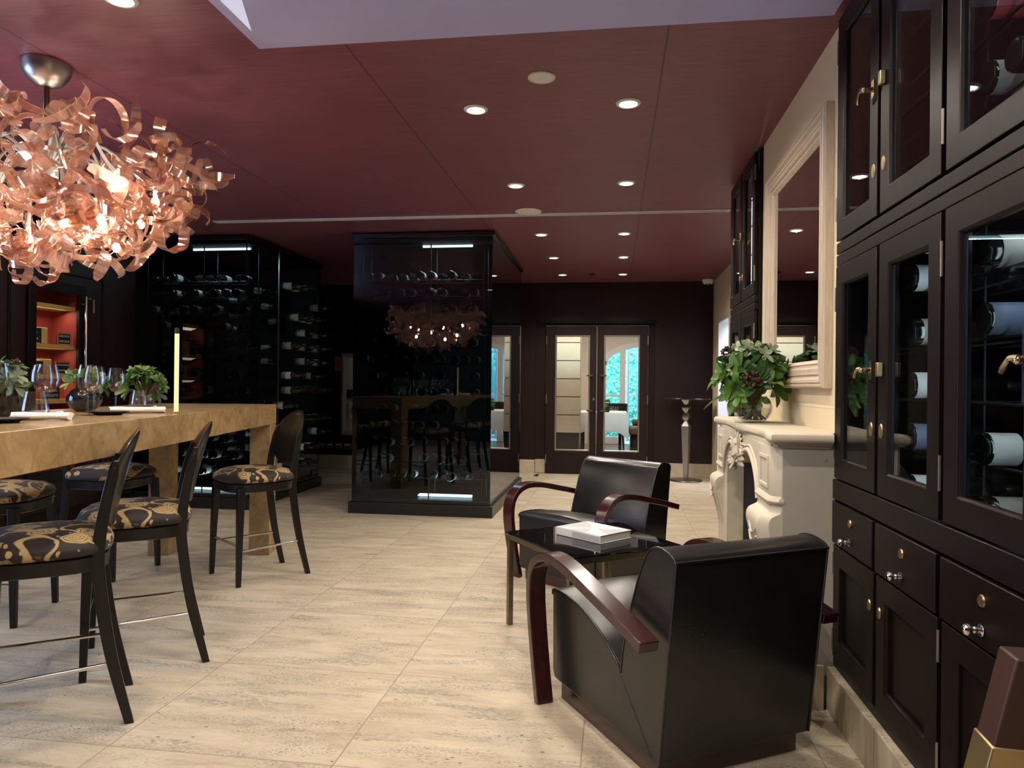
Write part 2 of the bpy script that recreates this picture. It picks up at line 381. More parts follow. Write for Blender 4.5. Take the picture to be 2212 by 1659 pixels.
def mk_ribbon():
    m, nt, out = newmat('copper tinted glass ribbon'); T = NT(nt); v = T.coord((3,3,3))
    f = T.noise(v, 4, 4, .6, .4)
    tint = T.ramp(f, [(.3,(.90,.66,.60)),(.55,(.96,.82,.76)),(.75,(.93,.78,.58))])
    tr = nt.nodes.new('ShaderNodeBsdfTransparent'); nt.links.new(tint, tr.inputs['Color'])
    tl = nt.nodes.new('ShaderNodeBsdfTranslucent'); nt.links.new(tint, tl.inputs['Color'])
    gl = nt.nodes.new('ShaderNodeBsdfGlossy'); gl.inputs['Roughness'].default_value = .12; gl.inputs['Color'].default_value = (1,.86,.76,1)
    lw = nt.nodes.new('ShaderNodeLayerWeight'); lw.inputs['Blend'].default_value = .45
    a = nt.nodes.new('ShaderNodeMixShader'); a.inputs[0].default_value = .15; nt.links.new(tr.outputs[0], a.inputs[1]); nt.links.new(tl.outputs[0], a.inputs[2])
    b = nt.nodes.new('ShaderNodeMixShader'); nt.links.new(T.math('ADD', .07, T.math('MULTIPLY', lw.outputs['Fresnel'], .6)), b.inputs[0]); nt.links.new(a.outputs[0], b.inputs[1]); nt.links.new(gl.outputs[0], b.inputs[2])
    nt.links.new(b.outputs[0], out.inputs['Surface']); return m
M['ribbon'] = mk_ribbon()
M['ribbonedge'] = simple('bright copper glass rim', (.78,.48,.36), .18, .7, .5)
M['woodfloor'] = mk_wood('polished red brown parquet', (.06,.022,.014), (.14,.055,.032), .14, scale=(1.5,14,1))
M['pattern'] = simple('brown floral upholstery', (.16,.10,.06), .7, 0, .2, .9, 16)
M['parasol'] = simple('teal parasol cloth', (.15,.62,.62), .7, 0, .2)
M['paintwhite'] = simple('white window paint', (.80,.83,.88), .4, 0, .4, .02)
M['curtain'] = simple('blue curtain cloth', (.16,.30,.62), .7, 0, .2, .25, 20, 0, 60, 0, (14,14,.2))
M['pavement'] = simple('pale terrace paving', (.5,.5,.48), .8)
LP, LW, LT, LD, LS, PBULB = 46, 60, 14, 110, 9, 14
# ------------------------------------------------------------------ room shell
H = 2.60; YB = 9.75; XL = -4.6; XR = 1.30; YF = -2.2
struct('floor', MB().box(XL-.2, XR+.2, YF-.2, YB+.02, -.06, 0), M['travertine'])
struct('ceiling', MB().box(XL-.2, XR+.2, YF-.2, YB+.02, H, H+.06), M['ceiling'])
DX0, DX1, DZ = -.915, .465, 2.02          # double door opening
HX0, HX1, HZ0, HZ1 = -3.79, -3.33, .50, 1.60   # hydrant recess
wb = MB()
wb.box(XL-.2, HX0, YB, YB+.16, 0, H); wb.box(HX0, HX1, YB, YB+.16, 0, HZ0); wb.box(HX0, HX1, YB, YB+.16, HZ1, H); wb.box(HX0, HX1, YB+.13, YB+.16, HZ0, HZ1)
wb.box(HX1, DX0-.14, YB, YB+.16, 0, H); wb.box(DX0-.14, DX0, YB+.06, YB+.16, 0, H)
wb.box(DX1+.08, XR+.2, YB, YB+.16, 0, H); wb.box(DX1, DX1+.08, YB+.06, YB+.16, 0, H)
wb.box(DX0-.14, DX1+.08, YB, YB+.16, DZ+.03, H); wb.box(DX0, DX1, YB+.06, YB+.16, DZ, DZ+.03)
struct('wall_back', wb, M['wengewall'])
bb = MB(); bb.box(XL, DX0-.14, YB-.018, YB, 0, .185); bb.box(DX1+.08, XR, YB-.018, YB, 0, .185)
bb.box(DX0-.14, DX0, YB+.035, YB+.06, 0, .19); bb.box(DX1, DX1+.08, YB+.035, YB+.06, 0, .19)
struct('baseboard_back', bb, M['trav_plain'], .004)
struct('trim_1', MB().box(DX0-.16, DX1+.10, YB-.02, YB, DZ+.03, DZ+.055), M['wenge'], .004)
# right hand wall, with the white doorway at the far end
struct('wall_right', MB().box(XR, XR+.15, YF-.2, 8.42, 0, H).box(XR, XR+.15, 9.26, YB, 0, H).box(XR, XR+.15, 8.42, 9.26, 2.03, H), M['cream'])
struct('wall_corridor', MB().box(XR+1.2, XR+1.3, 7.4, 9.8, 0, 2.6).box(XR+.15, XR+1.2, 7.4, 7.5, 0, 2.6).box(XR+.15, XR+1.2, 9.7, 9.8, 0, 2.6).box(XR+.15,XR+1.3,7.4,9.8,2.6,2.66), M['paintwhite'])
struct('floor', MB().box(XR+.15, XR+1.3, 7.4, 9.8, -.06, 0), M['trav_plain'])
struct('trim_5', MB().box(XR-.004,XR+.16,8.42,8.45,0,2.03).box(XR-.004,XR+.16,9.23,9.26,0,2.03).box(XR-.004,XR+.16,8.45,9.23,2.0,2.03), M['paintwhite'], .003)
# chimney breast between the two built-in cabinets
struct('wall_breast', MB().box(.85, XR, 2.835, 4.315, 0, H), M['cream'])
gl = MB()
for z in (1.12, 1.62, 2.12): gl.box(.8490, .8502, 2.84, 4.31, z, z+.002)
struct('trim_2', gl, M['lime'])
# left wall with the cheese niche and a curtained window nearer the viewer
NY0, NY1, NZ0, NZ1 = 5.12, 5.64, .42, 1.97
wl = MB()
def lw(y0,y1,z0,z1): wl.box(XL-.15, XL, y0, y1, z0, z1)
lw(YF-.2, 1.0, 0, H); lw(1.0, 2.6, 0, .5); lw(1.0, 2.6, 2.2, H); lw(2.6, NY0-.02, 0, H); lw(NY0-.02, NY1+.02, 0, NZ0-.02); lw(NY0-.02, NY1+.02, NZ1+.02, H); lw(NY1+.02, YB, 0, H)
struct('wall_left', wl, M['wengewall'])
struct('baseboard_left', MB().box(XL, XL+.015, YF, 6.3, 0, .12), M['wenge'])
tr = MB()
for y in (4.90, 5.92): tr.box(XL, XL+.012, y, y+.02, .12, H)
tr.box(XL, XL+.012, 4.92, 5.92, 2.10, 2.115)
struct('trim_3', tr, M['wenge'], .003)
w2 = struct('window_2', MB().rframe([(0,-.06),(0,.02),(.06,.02),(.06,-.06)], 1.6, 1.7, lambda u,v,d: (XL+d, 1.8+u, 1.35+v)).box(XL-.05, XL-.01, 1.78, 1.82, .55, 2.15), M['paintwhite'])
obj('pane', MB().box(XL-.036, XL-.03, 1.03, 2.57, .53, 2.17), M['doorpane'], w2)
cu = []
for i in range(81):
    t = i/80; cu.append((XL+.10+.022*math.sin(i*1.1), 2.10+.55*t))
cm = MB().loops([[(x,y,.12) for x,y in cu],[(x,y,2.35) for x,y in cu],[(x+.004,y,2.35) for x,y in cu],[(x+.004,y,.12) for x,y in cu],[(x,y,.12) for x,y in cu]], False, False)
tag(obj('curtain', cm, M['curtain'], None, 40), 'long blue curtain hanging at the window on the left wall', 'curtain')
struct('wall_front', MB().box(XL-.2, XR+.2, YF-.2, YF, 0, H), M['wengewall'])

# ------------------------------------------------------------------ ceiling fittings
pan = thing('ceiling_patch', 'pale lavender ceiling patch with a brighter area at the top photo edge', 'ceiling patch', (0,0,H))  # pale area built as an added lavender sheet with an emissive patch
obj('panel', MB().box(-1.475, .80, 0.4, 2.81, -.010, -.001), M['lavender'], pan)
obj('bright_patch', MB().add([(-1.43,.5,-.012),(-1.10,.5,-.012),(-1.30,2.30,-.012),(-1.43,2.66,-.012),(-1.43,.5,-.0102),(-1.10,.5,-.0102),(-1.30,2.30,-.0102),(-1.43,2.66,-.0102)],[(0,1,2,3),(7,6,5,4),(0,4,5,1),(1,5,6,2),(2,6,7,3),(3,7,4,0)]), M['palepatch'], pan)
vent = thing('air_vent', 'long thin white slot air vent running across the burgundy ceiling', 'vent', (0,5.84,H))
obj('frame', MB().box(-3.46, .897, -.035, -.022, -.008, -.001).box(-3.46,.897,.022,.035,-.008,-.001).box(-3.46,-3.44,-.022,.022,-.008,-.001).box(.877,.897,-.022,.022,-.008,-.001), M['white'], vent)
obj('slot', MB().box(-3.44, .877, -.022, .022, -.004, -.001), M['blackmat'], vent)
obj('bar', MB().box(-3.44,.877,-.004,.004,-.007,-.004), M['white'], vent)
dl_spots = []
def downlight(x, y, label, first=[None]):
    if first[0] is None:
        t = thing('downlight', label, 'ceiling light', (x,y,H), 0, 'recessed ceiling downlights')
        obj('trim_ring', MB().lathe([(.043,-.002),(.046,-.009),(.060,-.006),(.062,-.001)], 28), M['white'], t, 60)
        obj('lamp', MB().lathe([(0,-.004),(.043,-.004)], 24), M['downlamp'], t)
        first[0] = t
    else: dup(first[0], (x,y,H), 0, label)
    dl_spots.append((x,y))
DLS = [(-.705,3.58,'larger lit downlight nearest the viewer, left of the pair'),(.06,3.585,'larger lit downlight nearest the viewer, right of the pair'),
 (-.69,4.975,'lit downlight left of the second row, just in front of the slot vent'),(.075,4.99,'lit downlight right of the second row, just in front of the slot vent'),
 (-.675,6.62,'left lit downlight of the first row behind the slot vent'),(.085,6.64,'right lit downlight of the first row behind the slot vent'),
 (-.66,7.83,'left lit downlight of the second row behind the slot vent'),(.095,7.85,'right lit downlight of the second row behind the slot vent'),
 (-.648,9.04,'left lit downlight of the farthest row, above the double doors'),(.105,9.05,'right lit downlight of the farthest row, above the double doors')]
for d in DLS: downlight(*d)
downlight(-1.80, 2.395, 'lit downlight cut by the top photo edge, right of the chandelier rod')
def speaker(x, y, r, label):
    t = thing('ceiling_speaker', label, 'speaker', (x,y,H), 0, 'round white ceiling speakers')
    obj('grille', MB().lathe([(0,-.006),(r*.86,-.006)], 28), M['white'], t)
    obj('rim', MB().lathe([(r*.87,-.002),(r*.88,-.008),(r,-.006),(r*1.02,-.001)], 28), M['cream2'], t, 60)
speaker(-.336, 3.24, .062, 'small unlit cream disc in the ceiling nearest the viewer')
speaker(-.69, 5.73, .105, 'wide unlit white speaker disc just before the slot vent')
sd = thing('smoke_detector', 'tiny unlit disc on the ceiling between the farthest downlights', 'detector', (-.27,9.02,H))
obj('base', MB().lathe([(.035,-.012),(.04,-.001)], 16), M['wengewall'], sd)
cam_d = thing('dome_camera', 'white dome security camera on the ceiling in the far right corner', 'security camera', (1.21,9.60,H))
obj('body', MB().lathe([(.055,-.06),(.075,-.035),(.08,-.002)], 20), M['white'], cam_d, 40)
obj('dome', MB().lathe([(0,-.098),(.028,-.088),(.042,-.062)], 16), M['blackglass'], cam_d, 60)

# ------------------------------------------------------------------ double door, leaf by leaf
def leaf(name, x0, x1, hinge_right, px0, px1):
    y0, y1 = YB+.015, YB+.055; z1 = 2.01; pz0, pz1 = .315, 1.885
    m = MB(); m.box(x0,px0,y0,y1,.008,z1); m.box(px1,x1,y0,y1,.008,z1); m.box(px0,px1,y0,y1,.008,pz0); m.box(px0,px1,y0,y1,pz1,z1)
    d = struct(name, m, M['wengewall'], .003)
    obj('pane', MB().box(px0,px1,YB+.032,YB+.038,pz0,pz1), M['doorpane'], d)
    obj('beading', MB().rframe([(0,-.012),(0,.004),(.014,.004),(.02,-.012)], px1-px0, pz1-pz0, lambda u,v,dd: ((px0+px1)/2+u, y0-dd+.002, (pz0+pz1)/2+v)), M['brushed'], d)
    hx = px1+.01 if not hinge_right else px0-.01; s = 1 if not hinge_right else -1
    for z in (1.34, .865):
        obj('pull_handle', MB().box(hx-.05*s if s>0 else hx-.03, hx+.03 if s>0 else hx+.05, y0-.05, y0-.03, z-.012, z+.012).box(hx-.005,hx+.015,y0-.03,y0,z-.01,z+.01), M['bronze'], d, bevel=.002)
    xh = x1-.004 if hinge_right else x0+.004
    for z in (.2, 1.02, 1.82): obj('hinge', MB().tube([(xh,y0-.004,z-.06),(xh,y0-.004,z+.06)], .008, 8), M['nickelplate'], d, 40)
    return d
l1 = leaf('door_1', DX0+.005, -.226, False, -.785, -.315)
l3 = leaf('door_3', -.220, DX1-.005, True, -.128, .349)
obj('keyhole', MB().lathe([(0,.004),(.014,.003),(.016,0)], 14, (0,0,0), 0, Matrix.Rotation(PI/2,4,'X')), M['nickelplate'], l1, 40, loc=(-.262,YB+.015,1.02))
tag(obj('door_stop', MB().tube([(0,0,.0),(0,0,.03)],.014,10).tube([(-.035,-.012,.012),(.03,.012,.02)],.009,8), M['black'], None, 40, loc=(-.99,9.42,.0)), 'small black door stop on the floor left of the double doors', 'door stop')

# ------------------------------------------------------------------ hydrant recess, sign, sockets on the far wall
hy = thing('hydrant_cabinet', 'shallow grey wall cabinet with brown middle band behind the middle cellar', 'hydrant cabinet', ((HX0+HX1)/2, YB, (HZ0+HZ1)/2))
obj('frame', MB().rframe([(-.03,-.004),(-.03,-.022),(.0,-.028),(.035,-.01),(.035,.06)], HX1-HX0, HZ1-HZ0, lambda u,v,d: (u,d,v)), M['steelgrey'], hy)
obj('back_panel', MB().box(-.22,.22,.10,.125,-.54,.54), M['white'], hy)
obj('middle_band', MB().box(-.195,.195,.03,.10,-.06,.06), M['wengewall'], hy)
obj('valve_knob', MB().lathe([(0,.05),(.03,.045),(.035,.02),(.02,0)], 14, (0,0,0), 0, Matrix.Rotation(PI/2,4,'X')), M['brushed'], hy, 40, loc=(-.09,.03,0))
sg = thing('hydrant_sign', 'white safety sign with a red and black hose spiral, edge hidden by the middle cellar', 'sign', (-3.60,YB+.005,.80))
obj('plate', MB().box(-.115,.115,0,.006,-.15,.15), M['white'], sg, bevel=.004)
obj('border', MB().rframe([(.012,0),(.012,-.0015),(.017,-.0015),(.017,0)], .23, .30, lambda u,v,d: (u,d,v)), M['signblk'], sg)
rr = MB()
rr.tube([(.085*math.cos(a), -.002, .025+.085*math.sin(a)) for a in [PI*.55+i*PI*.9/20 for i in range(21)]], .004, 4); obj('red_ring', rr, M['signred'], sg)
sp = [((.012+.0105*a/ (PI))*math.cos(a), -.002, .025+(.012+.0105*a/PI)*math.sin(a)) for a in [i*PI/14 for i in range(85)]]
obj('hose_spiral', MB().tube(sp, .0055, 4), M['signblk'], sg)
for body, z, s in (('MANGUEIRA', .125, .022), ('NICHOS', -.085, .036), ('HIDRANTE', -.122, .036)):
    t = obj('lettering', text_mesh(body, s, .0008, M['signblk']), None, sg); t.location = (0,-.002,z); t.rotation_euler = (PI/2,0,0)
st = thing('alarm_sticker', 'small white plate with a red bar beside the hydrant cabinet', 'sign', (-3.875,YB-.001,1.475))
obj('plate', MB().box(-.045,.045,-.004,0,-.10,.10), M['steelgrey'], st); obj('red_bar', MB().box(-.016,.024,-.006,-.004,-.07,.06), M['signred'], st)
for i, lab in enumerate(('leftmost wall socket above the travertine skirting, half behind the left cellar','second wall socket from the left on the far wall','third wall socket from the left on the far wall','rightmost wall socket, nearest the middle cellar')):
    x = -4.105 + i*.128
    if i == 0:
        so0 = thing('wall_socket', lab, 'socket', (x,YB-.001,.315), 0, 'wall sockets on the far wall')
        obj('plate', MB().rframe([(0,0),(0,-.01),(.02,-.012),(.024,0)], .105, .08, lambda u,v,d: (u,d,v)), M['nickelplate'], so0)
        obj('flap', MB().box(-.034,.034,-.012,-.002,.004,.024), M['cream2'], so0); obj('socket', MB().box(-.034,.034,-.005,-.001,-.028,.004), M['blackmat'], so0)
    else: dup(so0, (x,YB-.001,.315), 0, lab)

# ------------------------------------------------------------------ wine bottles and the two glass cellars
def bottle_mesh(name, labmat, s=1.0, cap='foil', la=.051, lb=.14):
    # lies along +Y: base at y=0, neck towards -Y
    pr = [(0,.004),(.034,0),(.038,.006),(.038,la-.001),(.0384,la),(.0384,lb),(.038,lb+.001),(.038,.19),(.034,.212),(.018,.235),(.0145,.25),(.0145,.262),(.0155,.263),(.0155,.298),(.012,.30),(0,.30)]
    ms = [0,0,0,1,1,1,0,0,0,0,0,2,2,2,2]
    m = MB().lathe([(r*s,z*s) for r,z in pr], 14, (0,0,0), ms, Matrix.Rotation(PI/2,4,'X'))
    return m.mesh(name, [M['bottle'], labmat, M[cap]], 50)
BOT = bottle_mesh('wine_bottle', M['label']); BOTW = bottle_mesh('wine_bottle', M['whitelab'])
def bottle(loc, rot, label, group, me=BOT, scale=1):
    o = bpy.data.objects.new('wine_bottle', me); COL.objects.link(o); o.location = loc; o.rotation_euler = rot; o.scale = (scale,)*3
    return tag(o, label, 'bottle', group)
def cellar(label, x0, x1, y0, y1, rows, front_cols, side_cols, glab, seed, door=None):
    rnd = random.Random(seed); zb, zt = .14, 2.545
    t = thing('wine_cellar', label, 'wine cellar', ((x0+x1)/2, (y0+y1)/2, 0)); ox, oy = (x0+x1)/2, (y0+y1)/2
    def L(m): m.v = [(a-ox,b-oy,c) for a,b,c in m.v]; return m
    obj('plinth', L(MB().box(x0-.025,x1+.025,y0-.025,y1+.025,0,.105).box(x0,x1,y0,y1,.105,zb)), M['plinthblk'], t, bevel=.004)
    obj('cornice', L(MB().box(x0-.02,x1+.02,y0-.02,y1+.02,zt,2.585)), M['black'], t, bevel=.004)
    g = .008
    obj('front_pane', L(MB().box(x0,x1,y0,y0+g,zb,zt)), M['smoke'], t)
    obj('side_pane', L(MB().box(x1-g,x1,y0+g,y1-g,zb,zt)), M['smoke'], t)
    obj('side_pane', L(MB().box(x0,x0+g,y0+g,y1-g,zb,zt)), M['smoke'], t)
    obj('back_panel', L(MB().box(x0+g,x1-g,y1-.03,y1,zb,zt)), M['blackmat'], t)
    obj('ceiling_board', L(MB().box(x0+.02,x1-.02,y0+.02,y1-.04,zt-.03,zt-.002)), M['blackmat'], t)
    if door: 
        obj('pane_joint', L(MB().box(x1-.012,x1+.002,door-.004,door+.004,zb,zt)), M['brushed'], t)
        obj('lock', L(MB().box(x1,x1+.012,y1-.22,y1-.03,.15,.20)), M['plinthblk'], t, bevel=.002)
    # racks: uprights and rods
    rk = MB(); dz = (zt-.35-.32)/(rows-1); zs = [.34+dz*i for i in range(rows)]
    fx = [x0+.10+(x1-x0-.30)*i/(front_cols-1) for i in range(front_cols)]
    for z in zs:
        for yy in (y0+.14, y0+.34): rk.tube([(x0+.04,yy,z-.043),(x1-.10,yy,z-.043)], .004, 5)
    for xx in (x0+.045, (x0+x1)/2+.05, x1-.10):
        for yy in (y0+.12, y0+.36): rk.tube([(xx,yy,zb),(xx,yy,zt-.03)], .006, 5)
    n = 0
    for z in zs:
        for xx in fx:
            if rnd.random() < .80:
                flip = rnd.random() < .35
                yy = y0+.09+rnd.uniform(0,.02) if flip else y0+.40
                bottle((xx+rnd.uniform(-.006,.006), yy if not flip else y0+.08, z+rnd.uniform(0,.002)), (0,0,PI if flip else 0), 'dark wine bottle lying in the front rack of the '+glab, 'bottles in the front rack of the '+glab, BOTW if rnd.random()<.14 else BOT); n += 1
    if side_cols:
        ys = [y0+.62+(y1-y0-.80)*i/(side_cols-1) for i in range(side_cols)]
        for z in zs:
            for xx in (x1-.14, x1-.34): rk.tube([(xx,y0+.55,z-.043),(xx,y1-.10,z-.043)], .004, 5)
        for z in zs:
            for yy in ys:
                if rnd.random() < .74:
                    flip = rnd.random() < .5
                    bottle((x1-.085 if flip else x1-.40, yy, z), (0,0,PI/2 if flip else -PI/2), 'dark wine bottle lying in the side rack of the '+glab, 'bottles in the side rack of the '+glab, BOTW if rnd.random()<.2 else BOT); n += 1
    obj('rack', L(rk), M['wire'], t)
    return t, n, L
c1, n1, L1 = cellar('tall black glass wine cellar standing alone in the middle of the floor', -2.395, -1.09, 6.39, 8.44, 13, 11, 0, 'middle cellar', 3)
obj('light_tube', L1(MB().tube([(-1.80,6.62,2.505),(-1.32,6.62,2.505)], .011, 8)), M['ledw'], c1)
obj('light_tube', L1(MB().tube([(-1.81,6.62,.155),(-1.30,6.62,.155)], .011, 8)), M['ledw'], c1)
obj('light_tube', L1(MB().tube([(-1.81,6.57,.155),(-1.30,6.57,.155)], .007, 8)), M['ledw'], c1)
c2, n2, L2 = cellar('tall black glass wine cellar at the left, behind the stone table', -4.575, -3.40, 6.35, 8.00, 13, 9, 6, 'left cellar', 11, 6.95)
obj('light_tube', L2(MB().tube([(-4.12,6.58,2.505),(-3.52,6.58,2.505)], .011, 8)), M['ledw'], c2)
obj('light_tube', L2(MB().tube([(-4.10,6.56,.155),(-3.50,6.56,.155)], .011, 8)), M['ledw'], c2)
print('bottles', n1, n2)
# ------------------------------------------------------------------ stone table and bar stools
RT = math.radians(11.58)
tb = thing('stone_table', 'long honey coloured stone bar table with square legs', 'table', (-2.385,4.85,0), RT)
TW, TLn, ZT, ZU = .82, 3.45, 1.046, .908
obj('tabletop', MB().box(-TW,0,-TLn,0,ZU,ZT), M['counter'], tb, bevel=.003)
for x in (-TW, -.14):
    for y in (-.15, -TLn): obj('leg', MB().box(x,x+.14,y,y+.15,0,ZU), M['counter'], tb, bevel=.003)

def make_stool(loc, ang, label, grp):
    t = thing('bar_stool', label, 'bar stool', loc, ang, grp)
    # cushion: rounded square, crowned
    def ring(r, z, sq=3.2, cx=.045):
        out = []
        for k in range(36):
            a = 2*PI*k/36; c, s = math.cos(a), math.sin(a)
            q = (abs(c)**sq + abs(s)**sq)**(-1/sq); out.append((cx+r*q*c*.98, r*q*s, z))
        return out
    cm = MB().loops([ring(.205,.598), ring(.222,.606), ring(.226,.622), ring(.216,.643), ring(.185,.662), ring(.12,.677), ring(.04,.684)])
    obj('seat_cushion', cm, M['brocade'], t, 60)
    obj('seat_frame', MB().loops([ring(.206,.545,3.6), ring(.212,.548,3.6), ring(.214,.594,3.6), ring(.207,.598,3.6)]), M['ebony'], t, 40)
    for s in (1,-1):
        pts = [(.222,s*.205,0),(.215,s*.198,.30),(.205,s*.185,.575)]
        w = [.013,.017,.021]
        obj('leg', MB().loops([[(p[0]-a,p[1]-a,p[2]),(p[0]+a,p[1]-a,p[2]),(p[0]+a,p[1]+a,p[2]),(p[0]-a,p[1]+a,p[2])] for p,a in zip(pts,w)]), M['ebony'], t, bevel=.003)
        sp = cspline([(-.232,s*.178,0),(-.172,s*.172,.25),(-.135,s*.166,.50),(-.132,s*.166,.62),(-.150,s*.165,.76),(-.185,s*.158,.92)], 5)
        rings = []
        for i, p in enumerate(sp):
            a = .0145+.0065*math.sin(PI*min(1,p.z/1.0)); b = .013
            if i >= len(sp)-2: a *= .6
            rings.append([(p.x-a,p.y-b,p.z),(p.x+a,p.y-b,p.z),(p.x+a,p.y+b,p.z),(p.x-a,p.y+b,p.z)])
        obj('leg', MB().loops(rings), M['ebony'], t, bevel=.003)
        obj('stretcher', MB().tube([(.215,s*.200,.205),(-.180,s*.173,.215)], .0075, 10), M['chrome'], t, 40)
    obj('stretcher', MB().tube([(.218,-.20,.235),(.218,.20,.235)], .0075, 10), M['chrome'], t, 40)
    # oval curved back shell
    N, K = 28, 6; rings = []
    def bp(u, v, off):   # u across, v up (-1..1)
        z = .845+v*.178; x = -.128-.085*((v+1)/2)**1.25 - .0
        x += -.045*(1-(u)**2)*1.0+.045 - .03
        return (x+off-.012, u*.182, z)
    front = [[bp(math.cos(2*PI*j/N)*r, math.sin(2*PI*j/N)*r, .008 if r < .97 else .002) for j in range(N)] for r in (.02,.3,.55,.78,.92,1.0)]
    back = [[bp(math.cos(2*PI*j/N)*r, math.sin(2*PI*j/N)*r, -.008 if r < .97 else -.002) for j in range(N)] for r in (1.0,.92,.78,.55,.3,.02)]
    obj('backrest', MB().loops(front+back), M['ebony'], t, 50)
    return t
g = 'black bar stools with gold floral seats'
s0 = make_stool((-1.965,2.321,0), math.radians(-143.8), 'black bar stool nearest the viewer, cut by the left photo edge', g)
dup(s0, (-2.01,2.886,0), math.radians(-145.8), 'black bar stool on the near side of the table, second from the viewer')
dup(s0, (-2.18,4.236,0), math.radians(-128.7), 'black bar stool angled at the far end of the table, oval back in full view')
dup(s0, (-3.13,3.24,0), math.radians(16), 'bar stool across the table with its seat showing at the left photo edge')
dup(s0, (-3.16,4.12,0), math.radians(-2), 'bar stool across the table, seen behind the nearest stool back')

# ------------------------------------------------------------------ leather armchairs, glass coffee table, book
def make_armchair(loc, ang, label):
    t = thing('armchair', label, 'armchair', loc, ang, 'black leather armchairs with curved wooden arms')
    W = .292
    f = lambda a, b, d: (a, d, b)
    obj('plinth', MB().box(-.272,.375,-W+.02,W-.02,0,.075), M['mahog'], t, bevel=.004)
    deep = (-.085,.272)
    top = [tuple(p) for p in cspline([(.418,.390,0),(.404,.412,0),(.31,.416,0),(.17,.400,0),(.04,.353,0),(-.05,.302,0),(*deep,0)], 5)]
    seatp = [(-.275,.072),(.396,.072),(.412,.10)] + [(p[0],p[1]) for p in top]
    # crowned across: several slices
    def slices(poly, crown, nrm):
        rings = []
        for d in (-W,-W+.008,-.18,-.09,0,.09,.18,W-.008,W):
            k = 1-(d/W)**2; e = .006 if abs(d) == W else 0
            rings.append([(a + nrm(a,b)[0]*(crown*k) - (e*.0), d, b + nrm(a,b)[1]*(crown*k)) for a,b in poly])
        return rings
    obj('seat', MB().loops(slices(seatp, .022, lambda a,b: (0, 1 if (b > .27 and a < .408) else 0))), M['leather'], t, bevel=.008, seg=3)
    fr = [(p[0],p[1]) for p in cspline([(*deep,0),(-.10,.36,0),(-.135,.47,0),(-.175,.58,0),(-.215,.665,0),(-.245,.702,0),(-.285,.718,0),(-.325,.716,0),(-.362,.704,0),(-.376,.690,0)], 5)]
    backp = [(-.278,.074)] + fr + [(-.302,.074)]
    obj('backrest', MB().loops(slices(backp, .018, lambda a,b: (1,.15) if (b > .29 and a > -.24) else (0,0))), M['leather'], t, bevel=.008, seg=3)
    pp = MB()
    for s in (1,-1):
        y = s*(W-.001)
        pp.tube([(a,y,b) for a,b in fr], .0045, 6); pp.tube([(-.376,y,.690),(-.303,y,.076)], .0045, 6)
        pp.tube([(p[0],y,p[1]) for p in top], .0045, 6); pp.tube([(*(deep[0],y,deep[1]),),(-.276,y,.076)], .002, 5)
    pp.tube([(-.378,-W,.692),(-.378,W,.692)], .0045, 6)
    obj('piping', pp, M['leather'], t, 60)
    path = [(p[0],p[1]) for p in cspline([(.362,0,0),(.398,.14,0),(.432,.30,0),(.444,.41,0),(.427,.490,0),(.376,.542,0),(.285,.567,0),(.15,.556,0),(-.02,.520,0),(-.17,.487,0),(-.335,.445,0)], 6)]
    n = len(path)
    for s in (1,-1):
        w = [.066+.006*math.sin(PI*i/n) for i in range(n)]
        obj('arm', MB().band(path, w, .034, lambda a,b,c: (a, s*.352+c, b)), M['mahog'], t, bevel=.004)
    return t
ac = make_armchair((.240,2.582,0), math.radians(121), 'black leather armchair nearest the viewer, seen from behind')
dup(ac, (-.088,4.56,0), math.radians(-125.5), 'black leather armchair facing the viewer beyond the glass coffee table')

ct = thing('coffee_table', 'low black glass coffee table on thin bronze legs between the armchairs', 'coffee table', (-.103,3.497,0), math.radians(35))
a = .300
fm = MB()
for s in (1,-1):
    fm.box(-a,a,s*a-.013*(s+1),s*a-.013*(s-1),.426,.452); fm.box(s*a-.013*(s+1),s*a-.013*(s-1),-a+.026,a-.026,.426,.452)
obj('frame', fm, M['bronze'], ct, bevel=.002)
for x in (-a, a-.026):
    for y in (-a, a-.026): obj('leg', MB().box(x,x+.026,y,y+.026,0,.426), M['bronze'], ct, bevel=.002)
obj('glass_top', MB().box(-a-.006,a+.006,-a-.006,a+.006,.4535,.4655), M['blackglass'], ct, bevel=.003)
bk = thing('book', 'thick white paperback book with pale grey triangles lying on the coffee table', 'book', (-.088,3.532,.4665), math.radians(-40.6))
bw, bd = .145, .112
obj('pages', MB().box(-bw+.003,bw-.004,-bd+.004,bd-.004,.002,.036), M['paper'], bk)
obj('cover', MB().box(-bw,bw,-bd,bd,.036,.0385).box(-bw,bw,-bd,bd,0,.002).box(-bw,bw,-bd-.001,-bd+.002,.002,.036), M['cloth'], bk, bevel=.0008)
obj('cover_print', MB().add([(-bw,-bd,.0388),(-bw,bd,.0388),(-.01,.0,.0388)],[(0,1,2)]).add([(bw,bd,.0388),(bw,-bd+.05,.0388),(.02,-.0,.0388)],[(0,1,2)]).add([(-.0,-.01,.0388),(-.06,-bd,.0388),(.05,-bd,.0388)],[(0,1,2)]), M['greypaper'], bk)
obj('spine_print', MB().box(-.035,bw-.003,-bd-.0016,-bd-.001,.006,.032), M['greypaper'], bk)

